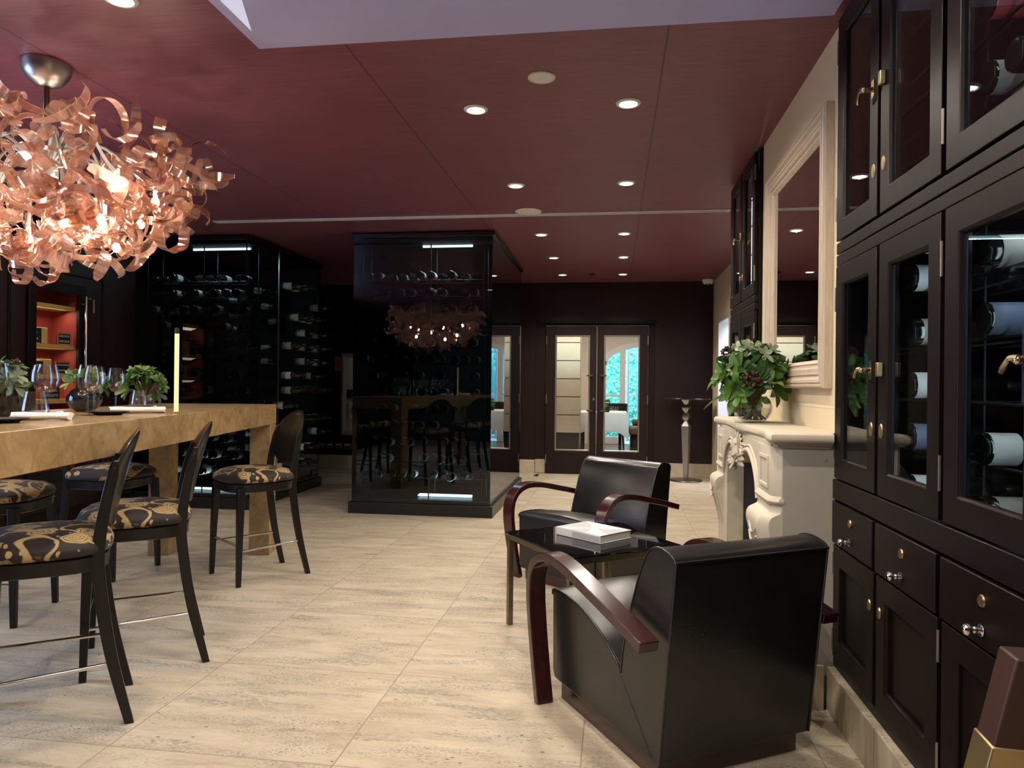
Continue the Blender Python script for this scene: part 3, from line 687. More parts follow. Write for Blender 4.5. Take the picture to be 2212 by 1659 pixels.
# ------------------------------------------------------------------ pedestal table in the far corner
pt = thing('pedestal_table', 'tall round pedestal table with faceted metal stem by the far wall', 'pedestal table', (.93,9.40,0))
obj('base', MB().lathe([(.20,0),(.205,.008),(.20,.018),(.03,.024)], 36), M['bronze'], pt, 40)
zz = [(.030,.024),(.062,.40),(.062,.68),(.068,.70),(.03,.76),(.03,.765),(.068,.82),(.068,.825),(.028,.865),(.028,.87),(.064,.935),(.064,.94),(.034,.955),(.034,.975),(.066,1.03),(.066,1.035)]
zz = [(.036,.024),(.068,.70),(.022,.765),(.060,.805),(.060,.83),(.024,.872),(.064,.925),(.064,.94),(.028,.975),(.072,1.035)]
obj('stem', MB().lathe(zz, 4, (0,0,0), 0, Matrix.Rotation(math.radians(20),3,'Z')), M['brushed'], pt)
obj('tabletop', MB().lathe([(.08,1.036),(.30,1.042),(.305,1.05),(.30,1.056),(0,1.056)], 40), M['black'], pt, 40)
# ------------------------------------------------------------------ chandelier over the stone table
CHX, CHY = -2.495, 2.85
ch = thing('chandelier', 'bowl shaped chandelier of curled copper glass ribbons hanging over the stone table', 'chandelier', (CHX,CHY,H))
obj('canopy', MB().lathe([(0,-.105),(.03,-.103),(.065,-.085),(.09,-.052),(.100,-.015),(.098,-.001)], 32), M['brushed'], ch, 60)
obj('rod', MB().tube([(0,0,-.10),(0,0,-.30)], .013, 12), M['bronze'], ch, 40)
obj('hub', MB().lathe([(.02,-.52),(.05,-.50),(.055,-.36),(.03,-.30),(.014,-.27)], 20), M['steelgrey'], ch, 40)
rnd = random.Random(21)
bulbs = []
for i in range(16):
    a = 2*PI*i/16*1.0 + rnd.uniform(-.15,.15); rr_ = (.50 if i % 2 else .30)*rnd.uniform(.85,1.05); z = -.62 - (.10 if i%2==0 else 0) + rnd.uniform(-.05,.06)
    if i % 4 == 2: z -= .06
    bulbs.append((rr_*math.cos(a), rr_*math.sin(a), z))
for b in bulbs:
    mid = (b[0]*.45, b[1]*.45, -.36+rnd.uniform(-.04,.08))
    obj('arm', MB().tube(cspline([(b[0]*.06,b[1]*.06,-.45), mid, (b[0]*.85,b[1]*.85,-.48), (b[0],b[1],b[2]+.05)], 5), .007, 7), M['steelgrey'], ch, 50)
    sk = obj('bulb_holder', MB().tube([(b[0],b[1],b[2]+.055),(b[0],b[1],b[2]+.015)], .010, 8), M['white'], ch, 40)
    obj('bulb', MB().ball(b, .017, 10, 7, 0, (1,1,1.4)), M['bulb'], sk, 80)
def ribbon(mb, p, d, ax, L, w, curl, twist, n=13):
    p = Vector(p); d = Vector(d).normalized(); side = Vector(ax).normalized(); side = (side - d*side.dot(d)).normalized()
    top = []; bot = []
    for i in range(n):
        t = i/(n-1); ww = w*(.35+.65*math.sin(PI*min(1,.12+t*.80)))
        if t > .9: ww *= .75
        top.append(p + side*ww/2); bot.append(p - side*ww/2)
        p = p + d*(L/(n-1))
        c = curl*(1+.9*t*t)
        d = (Matrix.Rotation(c/(n-1), 3, side) @ d).normalized()
        side = (Matrix.Rotation(twist/(n-1), 3, d) @ side).normalized()
    vs = top+bot; th = .0016
    up = []
    for i in range(n):
        t = (top[min(i+1,n-1)]-top[max(i-1,0)]).cross(bot[i]-top[i]).normalized()*th; up.append(t)
    vs = top + bot + [top[i]+up[i] for i in range(n)] + [bot[i]+up[i] for i in range(n)]
    fs = []
    for i in range(n-1):
        fs += [(i,i+1,n+i+1,n+i),(2*n+i,3*n+i,3*n+i+1,2*n+i+1)]
    mb.add(vs, fs, 0)
    fs = []
    for i in range(n-1): fs += [(i,2*n+i,2*n+i+1,i+1),(n+i,n+i+1,3*n+i+1,3*n+i)]
    fs += [(0,n,3*n,2*n),(n-1,3*n-1,4*n-1,2*n-1)]
    b = len(mb.v) - len(vs)
    mb.f += [tuple(b+q for q in f) for f in fs]; mb.m += [1]*len(fs)
specs = []
for i in range(440):
    a = 2*PI*(i*.61803)+rnd.uniform(-.2,.2); u = rnd.random()
    th = math.radians(6+100*u**.62)           # 0 = straight down
    R = .575*rnd.uniform(.86,1.05); 
    x, y = R*math.sin(th)*math.cos(a), R*math.sin(th)*math.sin(a); z = -.50 - .34*math.cos(th)*rnd.uniform(.9,1.1)
    if th > PI/2: z += .05; x *= 1.02; y *= 1.02
    if rnd.random() < .22: x *= .6; y *= .6; z = z*.9
    out = Vector((x, y, (z+.45)*1.3)).normalized(); tan = Vector((-math.sin(a), math.cos(a), 0)); vert = out.cross(tan)
    q = rnd.uniform(0, 2*PI); d = tan*math.cos(q)+vert*math.sin(q)+out*rnd.uniform(.15,.7)
    ax = (out.cross(d) if rnd.random() < .7 else out)
    specs.append(((x,y,z), d, ax + Vector((rnd.uniform(-.4,.4),rnd.uniform(-.4,.4),rnd.uniform(-.4,.4))), rnd.uniform(.17,.34), rnd.uniform(.034,.056), rnd.choice((-1,1))*rnd.uniform(1.5,5.0), rnd.uniform(-2.0,2.0)))
# the hundred that face the viewer most are parts of their own
order = sorted(range(len(specs)), key=lambda i: -(specs[i][0][0]*.85 - specs[i][0][1]*.75))
for i in order[:100]:
    mb = MB(); ribbon(mb, *specs[i]); obj('glass_ribbon', mb, [M['ribbon'], M['ribbonedge']], ch, 80)
mb = MB()
for i in order[100:]: ribbon(mb, *specs[i])
rest = obj('glass_ribbons', mb, [M['ribbon'], M['ribbonedge']], ch, 80); rest['kind'] = 'stuff'

# ------------------------------------------------------------------ flowers and tableware
def leaf(mb, p, d, up, L, w, droop=.5, mi=0, obov=.68):
    p = Vector(p); d = Vector(d).normalized(); s = d.cross(Vector(up)); s = s.normalized() if s.length > 1e-4 else Vector((1,0,0)); n = s.cross(d)
    rows = 9; vs = []
    for i in range(rows):
        t = i/(rows-1); ww = w*(math.sin(PI*t**(math.log(.5)/math.log(obov))))**.62 if 0 < t < 1 else w*(.10 if t < .5 else .16)
        dd = (d - n*droop*t*t); c = p + dd*L*t
        vs += [c - s*ww/2 + n*ww*.16, c - n*ww*.05, c + s*ww/2 + n*ww*.16]
    fs = []
    for i in range(rows-1):
        b = i*3; fs += [(b,b+1,b+4,b+3),(b+1,b+2,b+5,b+4)]
    mb.add(vs, fs, mi)
def rosette(mb, c, d, n, L, w, r, mi=0, spread=.9):
    d = Vector(d).normalized(); a = d.cross(Vector((.3,.2,1))).normalized(); b = d.cross(a)
    for k in range(n):
        q = 2*PI*k/n + r.uniform(-.3,.3); o = a*math.cos(q)+b*math.sin(q)
        leaf(mb, c, d*r.uniform(.3,1)+o*spread, d, L*r.uniform(.75,1.15), w*r.uniform(.8,1.15), r.uniform(-.1,.45), mi)
def berries(mb, c, r, n, s, rr=(1,1,1.3)):
    for k in range(n):
        v = Vector((s.gauss(0,1), s.gauss(0,1), s.gauss(0,1))).normalized(); q = s.uniform(.55,1)
        mb.ball((c[0]+v.x*r*q*rr[0], c[1]+v.y*r*q*rr[1], c[2]+v.z*r*q*rr[2]), r*.17, 6, 4)
def arrangement(root, z0, R, hgt, nros, L, w, seed, varieg=(), grey=0, berr=(), dark=.35):
    r = random.Random(seed); f = MB(); dk = MB(); gy = MB(); st_ = MB()
    for k in range(nros):
        a = 2*PI*k*.618+r.uniform(-.3,.3); e = math.radians(r.uniform(-12,88)); 
        d = Vector((math.cos(a)*math.cos(e), math.sin(a)*math.cos(e), math.sin(e)))
        c = Vector((d.x*R, d.y*R, z0+hgt*max(-.15,d.z)))*1.0
        c = Vector((c.x*r.uniform(.6,.95), c.y*r.uniform(.6,.95), c.z))
        tgt = gy if r.random() < grey else (dk if r.random() < dark else f)
        rosette(tgt, c, d, r.randint(5,8), L, w, r, 0)
        st_.tube([(d.x*.02,d.y*.02,z0-.03), (c.x*.6,c.y*.6,(z0+c.z)/2), tuple(c)], .0028, 5)
    obj('foliage', f, M['leaf'], root, 60)
    if dk.v: obj('dark_foliage', dk, M['leafdark'], root, 60)['label'] = 'deep green leaves'
    if gy.v: obj('grey_foliage', gy, M['leafgrey'], root, 60)['label'] = 'grey green leaves'
    obj('stems', st_, M['stem'], root)
    if varieg:
        v = MB()
        for (x,y,z,n) in varieg:
            for k in range(n):
                d = Vector((r.uniform(-1,1), r.uniform(-1,1), r.uniform(.1,1)))
                rosette(v, (x+d.x*.035,y+d.y*.035,z+d.z*.03), d, 5, L*.5, w*.62, r)
        obj('variegated_foliage', v, M['leafedge'], root, 60)['label'] = 'cream edged leaves'
    for (x,y,z,rad) in berr:
        bm_ = MB(); berries(bm_, (x,y,z), rad, 90, r); obj('berry_cluster', bm_, M['berry'], root, 60)
# the big bouquet on the mantelpiece
bq = thing('flower_arrangement', 'round clear vase of glossy green leaves and dark berries on the stone mantelpiece', 'flower arrangement', (.672,3.60,1.0335))
vz = MB().lathe([(.0,.002),(.045,.002),(.068,.018),(.086,.05),(.088,.075),(.078,.105),(.062,.122),(.065,.128),(.060,.122),(.074,.103),(.083,.075),(.081,.052),(.064,.022),(.04,.010),(0,.010)], 56)
obj('vase', vz, M['glassware'], bq, 60)
obj('water', MB().lathe([(0,.011),(.04,.011),(.063,.023),(.080,.053),(.081,.07),(0,.07)], 28), thin_glass('vase water', (.80,.84,.78), 1.33), bq, 60)
stm = MB(); rs = random.Random(5)
for k in range(34):
    a = rs.uniform(0,2*PI); b = a+PI+rs.uniform(-.7,.7); stm.tube([(.060*math.cos(a)*rs.random()**.3, .060*math.sin(a)*rs.random()**.3, .014),(.01*math.cos(b),.01*math.sin(b),.075),(.045*math.cos(b),.045*math.sin(b),.15)], .0026, 5)
obj('cut_stems', stm, M['stem'], bq)
arrangement(bq, .15, .165, .17, 46, .095, .042, 8, ((-.05,-.03,.335,9),(.02,-.09,.315,6)), .06, ((-.04,-.17,.20,.042),(-.13,.0,.33,.028)), .40)
lf = MB(); leaf(lf, (-.06,-.03,.16), (-1.0,.15,-.35), (0,0,1), .20, .055, .2, 0, .5); leaf(lf, (.03,-.10,.17), (.35,-1,.35), (0,0,1), .15, .06, .3, 0, .5); leaf(lf, (-.07,-.05,.14), (-.45,-.3,-.75), (-1,-1,.4), .12, .065, .1, 0, .5)
obj('long_leaves', lf, M['leaf'], bq, 60)

ZTAB = ZT + .0008
v1 = thing('flower_arrangement', 'greenery in a dark cylinder vase at the left edge of the stone table', 'flower arrangement', (-2.54,2.70,ZTAB))
obj('vase', MB().lathe([(0,0),(.055,0),(.060,.01),(.060,.13),(.054,.13),(.052,.02),(0,.02)], 28), M['darkvase'], v1, 50)
arrangement(v1, .13, .075, .075, 16, .062, .026, 31, (), .4, ((.03,.02,.215,.022),), .3)
v2 = thing('flower_arrangement', 'greenery in a round black ball vase in the middle of the stone table', 'flower arrangement', (-2.59,3.22,ZTAB))
obj('vase', MB().lathe([(0,0),(.035,.0),(.062,.02),(.079,.055),(.078,.075),(.055,.108),(.034,.118),(.032,.112),(.05,.10),(.07,.07),(0,.03)], 32), M['darkvase'], v2, 60)
arrangement(v2, .13, .09, .05, 9, .065, .028, 12, (), .35, (), .2)
v3 = thing('flower_arrangement', 'bushy greenery in a small clear round vase at the far end of the stone table', 'flower arrangement', (-2.70,3.83,ZTAB))
obj('vase', MB().lathe([(0,.001),(.035,.001),(.06,.025),(.062,.06),(.045,.092),(.046,.096),(.041,.09),(.056,.058),(.054,.028),(.03,.008),(0,.008)], 28), M['glassware'], v3, 60)
arrangement(v3, .10, .105, .10, 26, .070, .030, 77, ((-.05,-.02,.20,4),), .15, ((-.03,.02,.235,.018),(.10,-.04,.12,.02)), .25)

def wine_glass(loc, label, first=[None]):
    g = 'stemmed wine glasses on the stone table'
    if first[0] is None:
        t = thing('wine_glass', label, 'wine glass', loc, 0, g)
        obj('bowl', MB().lathe([(.005,.094),(.020,.100),(.040,.125),(.0475,.152),(.045,.185),(.0355,.222),(.0348,.222),(.0443,.185),(.0467,.152),(.039,.126),(.018,.103),(.0,.098)], 36), M['glassware'], t, 60)
        obj('stem', MB().lathe([(.006,.006),(.0042,.02),(.004,.07),(.0055,.094)], 14), M['glassware'], t, 60)
        obj('foot', MB().lathe([(0,.0),(.036,.0),(.036,.0015),(.012,.004),(.005,.008)], 32), M['glassware'], t, 60)
        first[0] = t
    else: dup(first[0], loc, 0, label)
wine_glass((-2.475,2.585,ZTAB), 'wine glass cut by the left photo edge, beside the dark cylinder vase')
wine_glass((-2.455,2.83,ZTAB), 'wine glass behind the squat tumbler at the left')
wine_glass((-2.56,2.92,ZTAB), 'wine glass farther back, half hidden by the leaves of the dark cylinder vase')
wine_glass((-2.285,2.862,ZTAB), 'left wine glass of the overlapping pair before the round black vase')
wine_glass((-2.43,3.085,ZTAB), 'right wine glass of the overlapping pair before the round black vase')
wine_glass((-2.60,3.46,ZTAB), 'wine glass standing alone between the round black vase and the white napkin')
def tumbler(loc, label, s):
    t = thing('tumbler', label, 'tumbler', loc, 0, 'stemless glass tumblers on the stone table')
    obj('glass_body', MB().lathe([(0,.001),(.038,.001),(.050,.012),(.0535,.032),(.046,.075),(.038,.112),(.0372,.112),(.045,.075),(.052,.032),(.048,.016),(.036,.009),(0,.008)], 36), M['glassware'], t, 60); t.scale = (s,s,s)
tumbler((-2.345,2.64,ZTAB), 'clear stemless tumbler before the dark cylinder vase at the left', .95)
tumbler((-2.60,3.645,ZTAB), 'clear stemless tumbler in front of the bushy greenery at the far end', .92)
def plate(loc, label):
    t = thing('side_plate', label, 'plate', loc, 0, 'small black side plates')
    obj('dish', MB().lathe([(0,.001),(.055,.001),(.058,.005),(.085,.013),(.088,.016),(.084,.016),(.055,.008),(0,.006)], 36), M['blackmat'], t, 60)
plate((-2.165,2.285,ZTAB), 'small black plate at the left photo edge of the stone table')
plate((-2.265,2.965,ZTAB), 'small black plate before the wine glass pair')
def napkin(loc, ang, label, L=.24):
    t = thing('napkin', label, 'napkin', loc, ang, 'rolled white napkins on the stone table')
    m = MB(); n = 22; rs = random.Random(int(L*1000)); rings = []
    for i in range(15):
        u = i/14; k = 1+.08*math.sin(u*7)+(.18*(u-.8) if u > .8 else 0); rings.append([(-L/2+L*u+(.004*math.sin(3*a) if i in (0,14) else 0), .026*k*math.cos(a), .0145*k*(1+.05*math.sin(a*5+u*9))*math.sin(a)+.0152) for a in [2*PI*j/n for j in range(n)]])
    m.loops(rings); obj('roll', m, M['cloth'], t, 60)
    obj('fold', MB().tube([(L*.30,-.0265,.012),(L*.29,-.012,.0305),(L*.33,.012,.032),(L*.36,.026,.016)], .0032, 6), M['cloth'], t, 60)
napkin((-2.17,2.475,ZTAB), math.radians(20), 'rolled white napkin in front of the left tumbler', .20)
napkin((-2.262,3.165,ZTAB), math.radians(35), 'rolled white napkin beside the slim light rod', .235)
tl = thing('table_light', 'slim upright glowing light rod with a dark rounded tip near the table edge', 'lamp', (-2.095,3.215,ZTAB))
obj('foot', MB().lathe([(0,0),(.016,0),(.016,.006),(.011,.008)], 18), M['brass'], tl, 40)
obj('light_rod', MB().tube([(0,0,.006),(0,0,.385)], .0105, 14), M['tubelamp'], tl, 40)
obj('tip', MB().lathe([(.0112,.385),(.0112,.405),(.008,.413),(0,.416)], 14), M['blackmat'], tl, 60)

# ------------------------------------------------------------------ cheese niche in the left wall
cn = thing('cheese_cabinet', 'glazed cheese niche with crimson lining and ochre shelves in the left wall', 'cheese cabinet', (XL,5.38,1.2))
def CN(m): m.v = [(a-XL,b-5.38,c-1.2) for a,b,c in m.v]; return m
obj('lining', CN(MB().box(XL-.27,XL-.25,NY0-.019,NY1+.019,NZ0-.019,NZ1+.019).box(XL-.25,XL-.001,NY0-.019,NY0,NZ0,NZ1).box(XL-.25,XL-.001,NY1,NY1+.019,NZ0,NZ1).box(XL-.25,XL-.001,NY0-.019,NY1+.019,NZ0-.019,NZ0).box(XL-.25,XL-.001,NY0-.019,NY1+.019,NZ1,NZ1+.019)), M['redback'], cn)
for z in (1.80, 1.465, 1.215, 1.005, .70): obj('shelf', CN(MB().box(XL-.248,XL-.03,NY0+.002,NY1-.002,z,z+.035)), M['ochre'], cn, bevel=.002)
obj('door_frame', CN(MB().rframe([(-.05,-.0),(-.05,-.03),(.03,-.03),(.03,-.0)], NY1-NY0, NZ1-NZ0, lambda u,v,d: (XL-d+.001, 5.38+u, (NZ0+NZ1)/2+v))), M['wenge'], cn, bevel=.003)
obj('pane', CN(MB().box(XL+.010,XL+.015,NY0+.03,NY1-.03,NZ0+.03,NZ1-.03)), M['doorpane'], cn)
obj('pull_bar', CN(MB().tube([(XL+.06,5.655,.78),(XL+.06,5.655,1.93)], .013, 12).tube([(XL+.03,5.655,.85),(XL+.06,5.655,.85)],.008,8).tube([(XL+.03,5.655,1.86),(XL+.06,5.655,1.86)],.008,8)), M['chrome'], cn, 40)
for z in (1.05, 1.86): obj('hinge', CN(MB().tube([(XL+.016,5.80,z-.06),(XL+.016,5.80,z+.06)], .008, 8)), M['brass'], cn, 40)
obj('latch', CN(MB().box(XL+.001,XL+.012,5.70,5.78,1.915,1.93)), M['brushed'], cn)
th_ = thing('thermostat', 'small black temperature display with red digits inside the cheese niche', 'thermostat', (XL-.12,5.185,1.66))
obj('case', MB().box(-.05,0,-.06,.06,-.055,.055), M['black'], th_, bevel=.003)
t = obj('digits', text_mesh('1.9', .034, .0004, M['redled']), None, th_); t.location = (.001,.015,.025); t.rotation_euler = (PI/2,0,PI/2)
def cheese(loc, r, h, a0, a1, label):
    m = MB(); pts = [(0,0)]+[(r*math.cos(a0+(a1-a0)*i/16), r*math.sin(a0+(a1-a0)*i/16)) for i in range(17)]
    if a1-a0 > 6: pts = pts[1:-1]
    m.prism(pts, lambda a,b,d: (a,b,d), 0, h); tag(obj('cheese', m, M['cheese'], None, None, .006, loc), label, 'cheese')
cheese((XL-.145,5.335,1.501), .085, .135, 0, 2*PI-.01, 'whole yellow cheese wheel on the upper shelf of the niche')
cheese((XL-.20,5.375,1.251), .13, .125, -.55, .62, 'pale cheese wedge on the middle shelf of the niche')
def board(loc, w, h, lines, label, frame, size):
    t = thing('chalkboard_sign', label, 'sign', loc, 0, 'small chalkboard signs in the cheese niche')
    obj('slate', MB().box(-.006,0,-w/2,w/2,0,h), M['chalkboard'], t)
    obj('stand', MB().box(-.03,.012,-w*.3,w*.3,-.001,.006), M['ochre'], t)
    if frame: obj('frame', MB().rframe([(0,-.007),(0,.004),(.011,.004),(.011,-.007)], w, h, lambda u,v,d: (d,u,h/2+v)), M['boardframe'], t)
    for i, s in enumerate(lines):
        o = obj('lettering', text_mesh(s, size, .0004, M['chalk']), None, t); o.location = (.0012,0,h*(.72-.42*i/max(1,len(lines)-1))); o.rotation_euler = (PI/2,0,PI/2)
zs = (1.5015, 1.2515, 1.0415)
board((XL-.045,5.205,zs[0]), .16, .125, ('DAR','AS','COIN'), 'frameless chalkboard sign before the whole cheese, cut by the niche edge', False, .034)
board((XL-.05,5.535,zs[0]), .155, .105, ('LAICOLHI','LAICOLHI'), 'orange framed chalkboard on the upper shelf, right of the whole cheese', True, .026)
board((XL-.045,5.215,zs[1]), .18, .105, ('a da Ovea','— — —'), 'frameless chalkboard with handwriting on the middle shelf', False, .032)
board((XL-.05,5.52,zs[1]), .165, .11, ('CUATRO ESTILOS','PULETTI.'), 'orange framed chalkboard on the middle shelf, before the cheese wedge', True, .020)
board((XL-.05,5.40,zs[2]), .18, .10, ('OSCANO','TIPOLIETTI'), 'frameless chalkboard on the lowest visible shelf of the niche', False, .030)
# ------------------------------------------------------------------ stone fireplace
fp = thing('fireplace', 'carved pale limestone fireplace with an arched opening and serpentine shelf', 'fireplace', (.85,3.565,0))
def FP(m): m.v = [(a-.85,b-3.565,c) for a,b,c in m.v]; return m
def shelf_poly(ins):
    y0, y1 = 2.795+ins, 4.325-ins; pts = [(.849,2.8365),(.812,2.8365),(.812,min(y0,2.836))]
    n = 44
    for i in range(n+1):
        t = i/n; y = y0+(y1-y0)*t; q = (t-.5)*2
        x = .612 - .030*math.exp(-(q/.34)**2) - .036*max(0,(abs(q)-.70)/.30)**.7 + ins
        if i == 0 or i == n: x += .012
        pts.append((x,y))
    pts.append((.849,y1)); return pts
rings = [[(a,b,z) for a,b in shelf_poly(i)] for i,z in ((.036,.972),(.030,.978),(.030,.983),(.018,.987),(.018,.991),(.012,.993),(.004,.998),(.0,1.005),(.0,1.018),(.003,1.025),(.010,1.030),(.02,1.032))]
obj('mantel_shelf', FP(MB().loops(rings)), M['lime'], fp, 30)
# front slab with the double arched opening
oy0, oy1, cy_ = 3.13, 4.02, 3.575
arch = [(oy0,.0),(oy0,.74)]
for i in range(1,13):
    a = i/12; arch.append((oy0+.03*a+ (cy_-oy0-.03)*(a**1.5), .74+.175*math.sin(PI*min(1,a*1.25)/2*1.0)**.8 - (.075*max(0,(a-.55)/.45)**1.6)))
right = [(2*cy_-y, z) for y, z in reversed(arch)]
hole = arch + right[1:]
def face(m, x0, x1):
    # outer outline to hole, built as strips column by column
    n = len(hole); outer = []
    for (y,z) in hole:
        if z < .5: outer.append((2.90 if y < cy_ else 4.24, z))
        elif z <= .741 : outer.append((2.90 if y < cy_ else 4.24, .74))
        else: outer.append((y if .12 < (y-oy0)/(oy1-oy0) < .88 else (2.90 if y < cy_ else 4.24), .974))
    rings = [[(x1,y,z) for y,z in hole],[(x0+.012,y,z) for y,z in hole],[(x0,y+(.010 if y>cy_ else -.010),z+.008) for y,z in hole],[(x0,y,z) for y,z in outer],[(x1,y,z) for y,z in outer]]
    m.loops(rings, False, False)
fm = MB(); face(fm, .606, .80); fm.box(.6405,.845,2.8405,4.2895,.955,.992); fm.box(.6075,.70,2.90,4.23,.955,.992); obj('arched_surround', FP(fm), M['lime'], fp, 30)
mo = MB(); mo.tube([(.602,y+(.022 if y > cy_ else -.022)*(1 if z<.76 else .6),z+.020*(z>.76)) for y,z in hole if z > .3], .011, 8); mo.tube([(.605,y+(.045 if y > cy_ else -.045)*(1 if z<.76 else .6),z+.040*(z>.76)) for y,z in hole if z > .7 and abs(y-cy_)>.12], .006, 6)
obj('arch_moulding', FP(mo), M['lime'], fp, 60)
for s, ya, yb in ((1, 2.84, 3.115), (-1, 4.29, 4.035)):
    # pilaster with sunk panel above, ring, and scrolled console below
    y0, y1 = min(ya,yb), max(ya,yb); ch_ = .035
    def pl(x, e=0, nf=0): 
        a, b = y0-e, y1+e
        if s > 0: return [(.645,a),(x+ch_,a),(x,a+ch_),(x,b),(.645,b)]
        return [(.645,a),(x,a),(x,b-ch_),(x+ch_,b),(.645,b)]
    obj('pilaster', FP(MB().loops([[(a,b,z) for a,b in pl(x,e)] for z,x,e in ((.785,.602,0),(.974,.602,0))])), M['lime'], fp, bevel=.003)
    yp0, yp1 = (y0+.06, y1-.05) if s > 0 else (y0+.05, y1-.06)
    obj('sunk_panel', FP(MB().rframe([(0,0),(0,-.006),(.012,-.006),(.016,-.001)], yp1-yp0, .125, lambda u,v,d: (.602+d,(yp0+yp1)/2+u,.872+v))), M['lime'], fp)
    obj('ring_moulding', FP(MB().loops([[(a,b,z) for a,b in pl(x,e)] for z,x,e in ((.750,.602,0),(.756,.594,.004),(.766,.590,.006),(.776,.594,.004),(.786,.602,0))])), M['lime'], fp, 40)
    prof = [(q.x,q.y) for q in cspline([(a_,b_,0) for a_,b_ in [(.0,.600),(.04,.598),(.05,.615),(.18,.625),(.34,.622),(.48,.600),(.58,.575),(.65,.558),(.685,.557),(.705,.568),(.716,.588),(.725,.600),(.751,.603)]], 4)]
    obj('console', FP(MB().loops([[(a,b,z) for a,b in pl(x)] for z,x in prof])), M['lime'], fp, 30)
    ys = (y0+y1)/2
    sw = MB(); 
    for k in (0, 1): sw.tube([(.553+.004*abs(u), ys+u*.07, .655-.035*k-.03*(1-u*u)) for u in [-1+i/5 for i in range(11)]], .004, 6)
    for u in (-.075,.075): sw.tube([(.556,ys+u,.66),(.580,ys+u*.95,.56),(.618,ys+u*.9,.40),(.622,ys+u*.9,.20)], .004, 6)
    obj('carved_swag', FP(sw), M['lime'], fp, 60)
obj('side_slab', FP(MB().box(.640,.849,2.8365,2.8395,.0,.972)), M['slab'], fp)['label'] = 'grey cement side slab'
obj('side_slab', FP(MB().box(.640,.849,4.291,4.30,.0,.972)), M['slab'], fp)
obj('side_skirting', FP(MB().box(.70,.790,2.812,2.829,0,.165)), M['trav_plain'], fp, bevel=.003)
obj('firebox', FP(MB().box(.803,.849,3.05,4.09,0,.944)), M['fire'], fp)
obj('firebox_panel', FP(MB().box(.700,.712,3.30,4.00,0,.935).box(.712,.802,3.98,4.0,0,.935).box(.712,.802,3.30,3.32,0,.935)), M['fire'], fp)
cg = MB(); rc = random.Random(4)
cg.ball((.600,cy_,.895), .045, 14, 9, 0, (.7,1,1.3)); cg.ball((.590,cy_,.925), .03, 10, 7, 0, (.8,1,1.2))
for k in range(18):
    a = -PI*.1+PI*1.2*k/17; d = Vector((-.25, math.cos(a), math.sin(a)))
    leaf(cg, (.600,cy_+.03*math.cos(a),.885+.03*math.sin(a)), d, (-1,0,.2), rc.uniform(.07,.12), .034, .25, 0, .5)
for k in range(12):
    a = PI+PI*k/11; leaf(cg, (.600,cy_+.02*math.cos(a),.88), Vector((-.35,.8*math.cos(a),math.sin(a))), (-1,0,0), rc.uniform(.05,.085), .03, -.2, 0, .5)
for k in range(16):
    cg.ball((.585+rc.uniform(-.01,.012), cy_+rc.gauss(0,.035), .875+rc.gauss(0,.028)), rc.uniform(.008,.015), 8, 5)
co = obj('carved_shell', FP(cg), M['lime'], fp, 60); sm = co.modifiers.new('thick', 'SOLIDIFY'); sm.thickness = .006

# ------------------------------------------------------------------ mirror on the breast
mr = thing('wall_mirror', 'tall mirror in a wide limed wood frame above the fireplace', 'mirror', (.849,3.515,1.765))
pf = [(0,0),(0,-.030),(.008,-.040),(.016,-.042),(.018,-.038),(.022,-.038),(.024,-.043),(.036,-.041),(.042,-.034),(.044,-.030),(.054,-.028),(.056,-.033),(.062,-.034),(.064,-.030),(.080,-.033),(.086,-.029),(.090,-.022),(.100,-.020),(.102,-.024),(.110,-.018),(.118,-.010),(.118,0)]
obj('frame', MB().rframe(pf, 1.11, 1.13, lambda u,v,d: (d,u,v)), M['bleach'], mr, 25)
obj('mirror_glass', MB().box(-.010,-.004,-.44,.44,-.45,.45), M['mirror'], mr)

